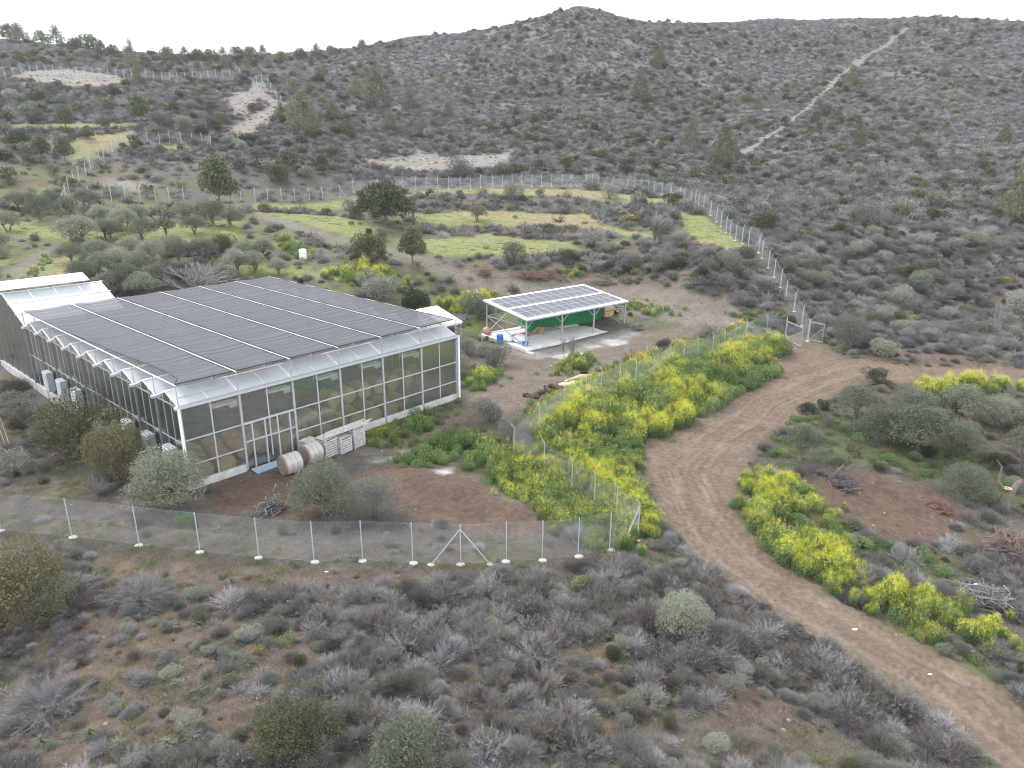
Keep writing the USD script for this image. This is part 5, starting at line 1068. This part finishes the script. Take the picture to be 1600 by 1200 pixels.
# ------------------------------------------------------------------ plants: spread over the land
SUBJ = shapely.union_all([Polygon([tuple(G(a, b, 0)[:2]) for a, b in ((-.9, -.3), (GL + .4, -.3), (GL + .4, GW + .5), (L2 + .5, GW + .5), (L2 + .5, B1 + .5), (-.9, B1 + .5))]), Polygon([tuple(S(x, y)[:2]) for x, y in ((-1, -1.6), (SL + 1, -1.2), (SL + 1, SD + 4), (-1, SD + 4))])])
MUST = {
 'pale green band with yellow flowers inside the climbing fence': ([(808,670),(860,626),(905,602),(960,582),(1060,544),(1150,514),(1200,522),(1165,536),(1060,580),(950,620),(882,650),(840,690)], (.14,.25,.3,.26,.05), 3.0, 1.0),
 'strip of yellow mustard along the roadside between fence and dirt road': ([(815,706),(880,649),(908,633),(983,607),(1060,581),(1130,553),(1200,534),(1250,560),(1266,590),(1250,612),(1205,628),(1120,668),(1062,695),(1000,728),(985,750),(1015,795),(1032,835),(1002,848),(960,800),(880,750)], (.22,.22,.2,.28,.10), 2.8, 1.0),
 'yellow mustard and green leaves inside the fence corner': ([(745,742),(790,705),(840,720),(900,762),(985,793),(1018,838),(995,862),(930,852),(870,834),(825,810),(780,775)], (.2,.25,.25,.2,.1), 3.0, 1.0),
 'dense green leafy growth at the inner edge of the mustard': ([(625,730),(700,672),(770,692),(800,715),(770,745),(720,715),(660,740)], (.03,.10,.3,.57,0), 3.2, 1.0),
 'yellow mustard drift on the far side of the road bend': ([(1140,765),(1165,748),(1240,752),(1290,800),(1325,850),(1352,915),(1330,945),(1260,918),(1200,888),(1158,838)], (.28,.2,.14,.14,.24), 3.0, .9),
 'lower drift of yellow mustard by the right side of the road': ([(1330,940),(1345,922),(1390,914),(1450,928),(1540,965),(1600,1010),(1600,1045),(1530,1022),(1430,1002),(1360,978)], (.4,.3,.1,.05,.15), 3.0, .75),
 'yellow flowering patch behind the greenhouse': ([(500,435),(560,418),(640,440),(640,452),(560,452)], (.3,.3,.2,.1,.1), 1.6, 1.2),
 'yellow flowering patch left of the solar shelter': ([(688,476),(760,462),(782,470),(775,490),(700,494)], (.3,.3,.2,.1,.1), 1.6, 1.2),
 'yellow flowers along the yard right of the shelter': ([(975,472),(1005,478),(1070,488),(1070,497),(1010,496),(960,480)], (.3,.3,.3,.1,.0), 1.8, .95),
 'green weeds with yellow flowers below the far front corner of the greenhouse': ([(565,690),(600,672),(640,660),(712,652),(715,640),(725,632),(690,665),(640,692),(585,706)], (.04,.22,.38,.36,0), 2.4, .8),
 'small green and yellow clump at the right greenhouse corner': ([(722,598),(740,580),(788,585),(785,603),(745,612)], (.1,.3,.4,.2,0), 2.2, .9),
 'flower island in the middle of the yard': ([(858,584),(890,560),(932,560),(930,578),(895,590)], (.3,.2,.3,.2,0), 2.2, .9),
 'yellow flowers beside the farm track behind the greenhouse': ([(430,372),(460,372),(492,400),(478,412),(440,390)], (.1,.3,.3,.3,0), 1.2, 1.0),
 'green verge with yellow flowers along the left track': ([(0,470),(40,430),(80,400),(88,405),(50,440),(15,480)], (.1,.3,.3,.3,0), 1.2, .7),
 'yellow strip beyond the right-hand olive trees': ([(1420,618),(1440,603),(1500,600),(1620,603),(1620,616),(1450,626)], (.45,.3,.1,.05,.1), 2.6, 1.1),
 'yellow and green clump by the rubble bank above the yard': ([(870,430),(905,420),(915,432),(885,445)], (.1,.3,.3,.3,0), 1.2, .9),
}
def blocked(x, y):
    m = shapely.contains_xy(SUBJ, x, y)
    for k in ('road', 'yard', 'gravelpad', 'lime'): m |= soft(k, x, y, .6) > .35
    return m
mp_all = []
for lab, (px, wts, dens, hs) in MUST.items():
    g = zone_poly(px); G1 = g.buffer(1.5); b = G1.bounds; n = int((b[2] - b[0]) * (b[3] - b[1]) * dens); r = np.random.default_rng(len(lab))
    x, y = r.uniform(b[0], b[2], n), r.uniform(b[1], b[3], n); ins = shapely.contains_xy(g, x, y); od = shapely.distance(g, shapely.points(x, y)); k = (ins | (r.uniform(0, 1, n) < .35 * np.exp(-od / .6))) & (od < 1.5) & ~shapely.contains_xy(SUBJ, x, y)
    k &= (soft('road', x, y, .8) < .5) & (nz(x, y, 1 / 2.4, 3, 71) > .22); x, y = x[k], y[k]; mp_all.append(g.buffer(-.3))
    t = nz(x, y, 1 / 2.6, 3, 72); c = np.cumsum(np.array(wts) / sum(wts)); q = np.clip((t - .30) / .40, 0, .999) * .8 + r.uniform(0, .2, len(x)); order = np.array([4, 0, 1, 2, 3]); cw = np.cumsum(np.array(wts)[order] / sum(wts)); idx = order[np.minimum(np.searchsorted(cw, q), 4)]
    edge = np.clip(shapely.distance(g.boundary, shapely.points(x, y)) / 1.2, 0, 1)
    edge = np.where(od[k] > 0, 0, edge); s = r.uniform(.7, 1.2, len(x)) * hs * (.55 + .45 * edge)
    scatter('mustard_patch', lab, 'wildflowers', [f'mustard_{i}' for i in range(5)], np.stack([x, y, hz(x, y) - .03], 1), r.uniform(0, 6.28, len(x)), np.stack([s, s, s * r.uniform(1.0, 1.75, len(x)) * (.55 + .9 * nz(x, y, 1 / 3.5, 2, 75))], 1), idx)
MUSTG = shapely.union_all(mp_all); shapely.prepare(MUSTG)
def frustum_points(r, n, y0, y1):
    Y = np.sqrt(r.uniform(y0 ** 2, y1 ** 2, n)); hw = .74 * (Y * cp + 6.6) + 2; return r.uniform(-1, 1, n) * hw, Y
def region(u, v, Y):
    if Y < 40: return 'on the foreground slope below the near fence' if u < 1150 else 'beside the road in the lower right'
    if Y < 155: return 'on the slope right of the uphill fence' if u > 1150 else ('on the terrace banks' if u > 620 else 'on the slopes left of and above the greenhouse')
    return 'on the far hillside'
def plants(name, cat, kinds_near, kinds_far, look_, x, y, w, zr, seed, nind=300, far_at=75):
    r = np.random.default_rng(seed); z = hz(x, y); p = np.stack([x, y, z - .04], 1); u, v, d = proj(p)
    vis = (u > -60) & (u < 1660) & (v > -20) & (v < 1290); p, w, u, v, d, zr = p[vis], w[vis], u[vis], v[vis], d[vis], zr[vis]
    rz = r.uniform(0, 6.28, len(p)); big = np.argsort(-w / d * ((u > 0) & (u < 1600) & (v < 1200)))
    ind = big[:nind]; rest = big[nind:]
    labs = say([look_] * len(ind), u[ind], v[ind], w[ind])
    for lab, i in zip(labs, ind):
        near_ = p[i, 1] < far_at; ks = kinds_near if near_ else kinds_far; reg = region(u[i], v[i], p[i, 1])
        copy(ks[r.integers(len(ks))], name, lab, cat, p[i], rz[i], (w[i], w[i], w[i] * zr[i]), f'{name.replace("_", " ")}es {reg}'.replace('shrubes', 'shrubs'))
    for a, b, ks, tail in ((0, far_at, kinds_near, 'filling the gaps among larger plants nearby'), (far_at, 1e9, kinds_far, 'covering the terraces and far hillsides')):
        k = rest[(p[rest, 1] >= a) & (p[rest, 1] < b)]
        if len(k): scatter(name + '_cover', f'{look_}s {tail}', 'scrub', ks, p[k], rz[k], np.stack([w[k], w[k], w[k] * zr[k]], 1), r.integers(0, len(ks), len(k)))
def keep(x, y, clear=('meadow', 'pale', 'track', 'soil'), thin=()):
    k = ~blocked(x, y) & ~shapely.contains_xy(MUSTG, x, y)
    for c in clear: k &= soft(c, x, y, 1.0, .8) < .4
    r = np.random.default_rng(len(x))
    for c, f in thin: k &= r.uniform(0, 1, len(x)) > f * soft(c, x, y, 1.0, .8)
    return k
fenceband = lambda px: LineString(posts_at(px)).buffer(1.3)
BANDS = shapely.union_all([LineString(posts_at(PN)).buffer(1.0), fenceband(PR)])
r = np.random.default_rng(201)
# foreground scrub
X, Y_, W, ZR = [], [], [], []
fg = [(17, 36, 5200, .28, 1.6, .37), (36, 60, 900, .5, 1.4, .48), (60, 100, 6500, .8, 2.1, .30), (100, 155, 12000, .9, 2.2, .30), (155, 250, 44000, .7, 1.9, .31), (250, 392, 62000, .8, 2.0, .31)]
for y0, y1, n, w0, w1, thr in fg:
    x, y = frustum_points(r, n, y0, y1); k = keep(x, y, thin=(('redsoil', .52), ('weeds', .75), ('bare', .95))) & ~shapely.contains_xy(BANDS, x, y) & (nz(x, y, 1 / (2.6 if y0 < 60 else 7), 3, 81) > thr)
    if y0 == 36: k &= (x < -14) | (x > 14)
    if y0 in (60, 100): k &= (x > 20) | (r.uniform(0, 1, n) < .13)
    x, y = x[k], y[k]; X.append(x); Y_.append(y); W.append((w0 + (w1 - w0) * r.uniform(0, 1, len(x)) ** 1.6) * (1 - .45 * soft('redsoil', x, y, 1.0)))
X, Y_, W = map(np.concatenate, (X, Y_, W))
plants('dry_shrub', 'shrub', [f'dry_shrub_{i}' for i in range(4)] + ['cushion_0', 'cushion_1', 'cushion_2'], [f'dry_far_{i}' for i in range(4)], 'grey leafless dry shrub', X, Y_, W, np.random.default_rng(3).uniform(.75, 1.2, len(X)), 202, 300, 112)
bx_, by_, bw_ = [], [], []
r = np.random.default_rng(250)
for px in BANKPX:
    g = zone_poly(px); b = g.bounds; n = int((b[2] - b[0]) * (b[3] - b[1]) * 1.0); x, y = r.uniform(b[0], b[2], n), r.uniform(b[1], b[3], n); k = shapely.contains_xy(g, x, y) & keep(x, y, ('track', 'meadow')) & (nz(x, y, 1 / 4., 3, 88) > .36); bx_.append(x[k]); by_.append(y[k]); bw_.append(.7 + 1.5 * r.uniform(0, 1, k.sum()) ** 2)
bx_, by_, bw_ = map(np.concatenate, (bx_, by_, bw_))
plants('bank_shrub', 'shrub', ['dry_far_0', 'dry_far_1', 'dry_far_2', 'sage_far_0'], ['dry_far_0', 'dry_far_1', 'dry_far_2', 'sage_far_0'], 'grey-brown shrub', bx_, by_, bw_, r.uniform(.7, 1.1, len(bx_)), 251, 60, 62)
def sprinkle(name, cat, kn, kf, look_, tab, seed, nind, thin=(('redsoil', .6), ('bare', .85))):
    r = np.random.default_rng(seed); X, Y_, W = [], [], []
    for y0, y1, n, w0, w1, thr, s in tab:
        x, y = frustum_points(r, n, y0, y1); k = keep(x, y, thin=thin) & ~shapely.contains_xy(BANDS, x, y) & (nz(x, y, 1 / s, 3, seed) > thr)
        if y0 == 36: k &= (x < -14) | (x > 14)
        if y0 in (60, 100): k &= (x > 20) | (r.uniform(0, 1, n) < .2)
        X.append(x[k]); Y_.append(y[k]); W.append(w0 + (w1 - w0) * r.uniform(0, 1, k.sum()) ** 2.2)
    X, Y_, W = map(np.concatenate, (X, Y_, W))
    plants(name, cat, kn, kf, look_, X, Y_, W, np.random.default_rng(seed).uniform(.7, 1.1, len(X)), seed + 1, nind, 112)
sprinkle('green_bush', 'bush', [f'green_bush_{i}' for i in range(3)], [f'green_far_{i}' for i in range(3)], 'dark green evergreen bush', [(18, 36, 110, .3, 1.0, .47, 4), (36, 60, 110, .6, 1.8, .4, 5), (60, 100, 700, .8, 2.6, .45, 9), (100, 155, 1200, 1.0, 3.0, .45, 12), (155, 260, 2600, 1.1, 3.5, .42, 24), (260, 392, 2300, 1.4, 3.8, .42, 30)], 210, 260)
sprinkle('sage_bush', 'bush', [f'sage_bush_{i}' for i in range(3)], [f'sage_far_{i}' for i in range(3)], 'soft grey-green bush', [(18, 36, 1300, .35, 1.15, .42, 3), (36, 60, 240, .6, 1.5, .4, 5), (60, 100, 900, .9, 3.4, .44, 9), (100, 155, 1500, 1.0, 3.8, .44, 12), (155, 260, 2200, 1.2, 3.6, .46, 24), (260, 392, 1400, 1.4, 3.4, .48, 30)], 220, 260)
# spiky rosettes of the foreground
r = np.random.default_rng(230); x, y = frustum_points(r, 420, 18, 33); k = keep(x, y) & (nz(x, y, 1 / 4., 2, 5) > .45); x, y = x[k], y[k]; u, v, d = proj(np.stack([x, y, hz(x, y)], 1))
ai = np.nonzero((u > -20) & (u < 1620) & (v < 1230))[0][:130]; als = say(['spiky rosette plant'] * len(ai), u[ai], v[ai], r.uniform(0, 1, len(ai)) * 0 + 1)
for lab, i in zip(als, ai):
    copy(f'asphodel_{i % 2}', 'asphodel_plant', lab.replace('mid-sized ', 'grey-green '), 'plant', (x[i], y[i], float(hz(x[i], y[i]))), r.uniform(0, 6.28), r.uniform(.38, .62), 'spiky rosettes on the foreground slope')
# grass, low weeds, stones: uncountable
def cover(name, label, cat, kinds, x, y, s, seed):
    r = np.random.default_rng(seed); u, v, d = proj(np.stack([x, y, hz(x, y)], 1)); k = (u > -30) & (u < 1630) & (v < 1230) & (v > -10); x, y, s = x[k], y[k], s[k]
    scatter(name, label, cat, kinds, np.stack([x, y, hz(x, y) - .01], 1), r.uniform(0, 6.28, len(x)), s, r.integers(0, len(kinds), len(x)))
r = np.random.default_rng(240); x, y = frustum_points(r, 9000, 18, 60); k = ~blocked(x, y) & (nz(x, y, 1 / 2.5, 3, 90) > .5) & (soft('soil', x, y) < .5); cover('grass', 'short pale grass between the shrubs in the foreground', 'grass', ['grass_0', 'grass_1'], x[k], y[k], r.uniform(.6, 1.3, k.sum()), 1)
for q_ in range(2): tuft_kind(f'litter_{q_}', 160 + q_, 70, .16, .016, (L_dry, L_dryb)[q_], .55, 1.3)
x, y = frustum_points(r, 26000, 17, 62); k = ~blocked(x, y) & (nz(x, y, 1 / 1.8, 3, 95) > .40) & (soft('soil', x, y) < .5) & ~shapely.contains_xy(MUSTG, x, y); cover('dry_litter', 'dry stalks and twig litter between the foreground shrubs', 'litter', ['litter_0', 'litter_1', 'litter_1'], x[k], y[k], r.uniform(.5, 1.3, k.sum()), 8)
x, y = frustum_points(r, 26000, 22, 140); wz = soft('weeds', x, y, 1.5, 1.0); k = ~blocked(x, y) & (r.uniform(0, 1, len(x)) < np.maximum(wz * .9, .06 * (nz(x, y, 1 / 3., 3, 91) > .55))) & (soft('soil', x, y) < .4); cover('low_weeds', 'low green weeds and leafy ground cover', 'weeds', ['weed_0', 'weed_1', 'mustard_3'], x[k], y[k], r.uniform(.5, 1.4, k.sum()) * .8, 2)
x, y = frustum_points(r, 14000, 76, 160); k = (soft('meadow', x, y, 1.2, .8) > .4) & ~blocked(x, y); cover('meadow_grass', 'green and straw-coloured grass on the terraces', 'grass', ['grass_2', 'grass_3'], x[k], y[k], r.uniform(.6, 1.1, k.sum()), 3)
x, y = frustum_points(r, 24000, 18, 80); q = soft('road', x, y, 3.2, 1.2); k = (q > .06) & (q < .55) & (soft('road', x, y, .6) < .3) & (r.uniform(0, 1, len(x)) < .35); cover('verge_weeds', 'straggling weeds along the road edges', 'weeds', ['weed_0', 'weed_1', 'grass_0', 'mustard_3'], x[k], y[k], r.uniform(.3, 1.0, k.sum()) * .7, 7)
x, y = frustum_points(r, 9000, 17, 75); k = ~shapely.contains_xy(SUBJ, x, y) & (r.uniform(0, 1, len(x)) < np.clip(.12 + .5 * soft('soil', x, y) + .35 * soft('redsoil', x, y), 0, 1)) & (soft('road', x, y, .6) < .6); cover('stones', 'scattered small stones and clods on bare soil', 'stones', [f'stone_{i}' for i in range(3)], x[k], y[k], .05 + .20 * r.uniform(0, 1, k.sum()) ** 4, 4)
x, y = frustum_points(r, 2200, 17, 75); k = soft('road', x, y, .8) > .6; cover('road_stones', 'pebbles lying on the dirt road', 'stones', [f'stone_{i}' for i in range(3)], x[k], y[k], .03 + .09 * r.uniform(0, 1, k.sum()) ** 4, 5)
x, y = frustum_points(r, 60000, 140, 330); k = soft('pale', x, y, 2.0, 1.0) > .5; x, y = x[k], y[k]; cover('quarry_rubble', 'pale rubble on the cuttings and the hill path', 'rubble', [f'stone_{i}' for i in range(3)], x, y, .15 + .9 * r.uniform(0, 1, len(x)) ** 4, 6)

# ------------------------------------------------------------------ piles, logs, litter
def pile(name, label, u, v, wpx, hgt, matr, seed, aspect=.6, n=130, rz=None):
    p = P1(u, v); w = width_at(p, wpx); r = np.random.default_rng(seed); t = thing(name, label, 'brush pile', p, None, r.uniform(0, 3) if rz is None else rz)
    c = np.c_[r.normal(0, w * .2, n), r.normal(0, w * .2 * aspect, n), np.abs(r.normal(0, hgt * .4, n))]; d = norm(rnd_dirs(r, n) * V(1, 1, .35)); L = r.uniform(.15, .34, (n, 1)) * w * .6; m = MB()
    for a, b in zip(c - d * L, c + d * L): a[2] = max(a[2], .02); b[2] = max(b[2], .02); m.tube([a, (a + b) / 2 + r.normal(0, .05, 3), b], [.035, .028, .012], 4)
    part(t, 'branches', m, matr)
    k = r.integers(0, n, n * 9); s = (c - d * L)[k] + (d * L * 2)[k] * r.uniform(0, 1, (n * 9, 1)); part(t, 'twigs', merge(blades(s, s + rnd_dirs(r, len(s), -.2) * r.uniform(.2, .5, (len(s), 1)), .02, r)), matr, kind='stuff')
pile('brush_pile', 'rounded heap of red-brown cut branches beside the farm track', 757, 430, 36, .8, M_brushr, 1)
pile('brush_pile', 'long low heap of red-brown cut branches behind the solar shelter', 835, 434, 90, .6, M_brushr, 2, .3, 160, 0)
pile('brush_pile', 'thin line of grey brush at the right end of the red heap', 945, 445, 60, .35, M_brush, 3, .3, 110, -.2)
pile('brush_pile', 'large heap of brownish cut brush at the right picture edge', 1585, 870, 95, 1.1, M_brush, 4, .8, 220)
pile('brush_pile', 'grey heap of twigs with a white rag on it', 1540, 945, 100, .8, L_dry, 5, .7, 220)
pile('brush_pile', 'grey twig heap at the foot of the broken sapling', 1315, 758, 70, .6, L_dry, 6, .6, 150)
pile('brush_pile', 'orange-brown cut twigs lying on the bare soil near the stump', 1465, 795, 45, .35, M_brushr, 7, .7, 90)
pile('brush_pile', 'tangle of grey roots on the stony soil left of the round olive bush', 425, 800, 55, .9, L_dry, 8, .7, 120)
p = P1(1318, 752); t = thing('broken_sapling', 'broken sapling with a pale trunk and yellowish leaf tuft', 'sapling', p); part(t, 'trunk', MB().tube([(-.9, 0, .1), (-.2, .1, .9), (.25, 0, 2.0)], [.09, .07, .04], 7), L_bark)
rr_ = np.random.default_rng(8); c, o = lobes_crown(rr_, [(.3, 0, 2.2, .5), (.35, .1, 2.8, .4), (.55, 0, 1.9, .35)], 500); part(t, 'leaf_tuft', leaf_cloud(rr_, c, o, .16, .06), L_yelg)
p = P1(1567, 792); t = thing('tree_stump', 'sawn grey tree stump with a curved bare branch', 'stump', p); part(t, 'trunk', MB().tube([(0, 0, -.1), (.1, 0, .6), (.25, 0, 1.25)], [.42, .34, .30], 10), L_bark, 40)
part(t, 'cut_face', lathe([(0, 1.27), (.27, 1.27), (.27, 1.29), (0, 1.29)], 10), M_ply); part(t, 'limb', MB().tube([(.2, 0, .9), (.6, .1, 1.5), (.9, .1, 1.75)], [.2, .17, .15], 8), L_bark); part(t, 'limb', MB().tube([(0, 0, 1.0), (-.5, .2, 1.6), (-.45, .3, 2.6), (-.9, .3, 3.1)], [.12, .09, .06, .03], 7), L_bark)
rl_ = np.random.default_rng(9)
for i, (u, v) in enumerate([(830,622),(842,618),(856,612),(868,608),(935,588),(945,584),(955,580),(966,577)]):
    p = P1(u, v); t = thing('log', NTH[i] + ' dark log from the left along the yard edge above the mustard', 'log', p, 'dark logs edging the yard', rl_.uniform(0, 3.1)); m = MB(); m.tube([(-.75, 0, .16), (0, .04, .18), (.75, 0, .16)], [.17, .19, .16], 9); part(t, 'bark', m, M_log, 40); part(t, 'branch_stub', MB().tube([(.2, 0, .2), (.3, .25, .45)], [.06, .04], 5), M_log)
p = P1(912, 597); lump('tarp', 'crumpled tan tarp lying between the dark logs', 'tarp', p, [('sheet', blob((2.6, .8, .32), 5, 3), M_tan), ('fold', MB().tube([(-2, .1, .25), (0, .3, .42), (2, 0, .22)], [.12, .2, .1], 6), M_tan)], rz=.5)
for i, (u, v, s, lab) in enumerate([(1335,987,.34,'white scrap lying on the right verge of the road'),(1519,939,.3,'white rag on the grey twig heap'),(935,1183,.2,'white scrap at the bottom among dry shrubs'),(1452,1058,.24,'white scrap on the road edge near the lower right corner'),(510,895,.26,'white plastic sheet scrap on the soil below the near fence')]):
    p = P1(u, v); lump('litter', lab, 'litter', p + V(0, 0, .9 if i == 1 else 0), [('scrap', blob((s * .42, s * .16, s * .22), i * 2.7, 2), M_plast)])
p = P1(10, 700); t = thing('pole', 'two thin dry canes standing at the left picture edge', 'canes', p); part(t, 'cane', MB().tube([(0, 0, 0), (-.5, .1, 3.6)], [.03, .015], 5), M_tan); part(t, 'cane', MB().tube([(.3, 0, 0), (-.1, .1, 3.0)], [.03, .012], 5), M_tan)
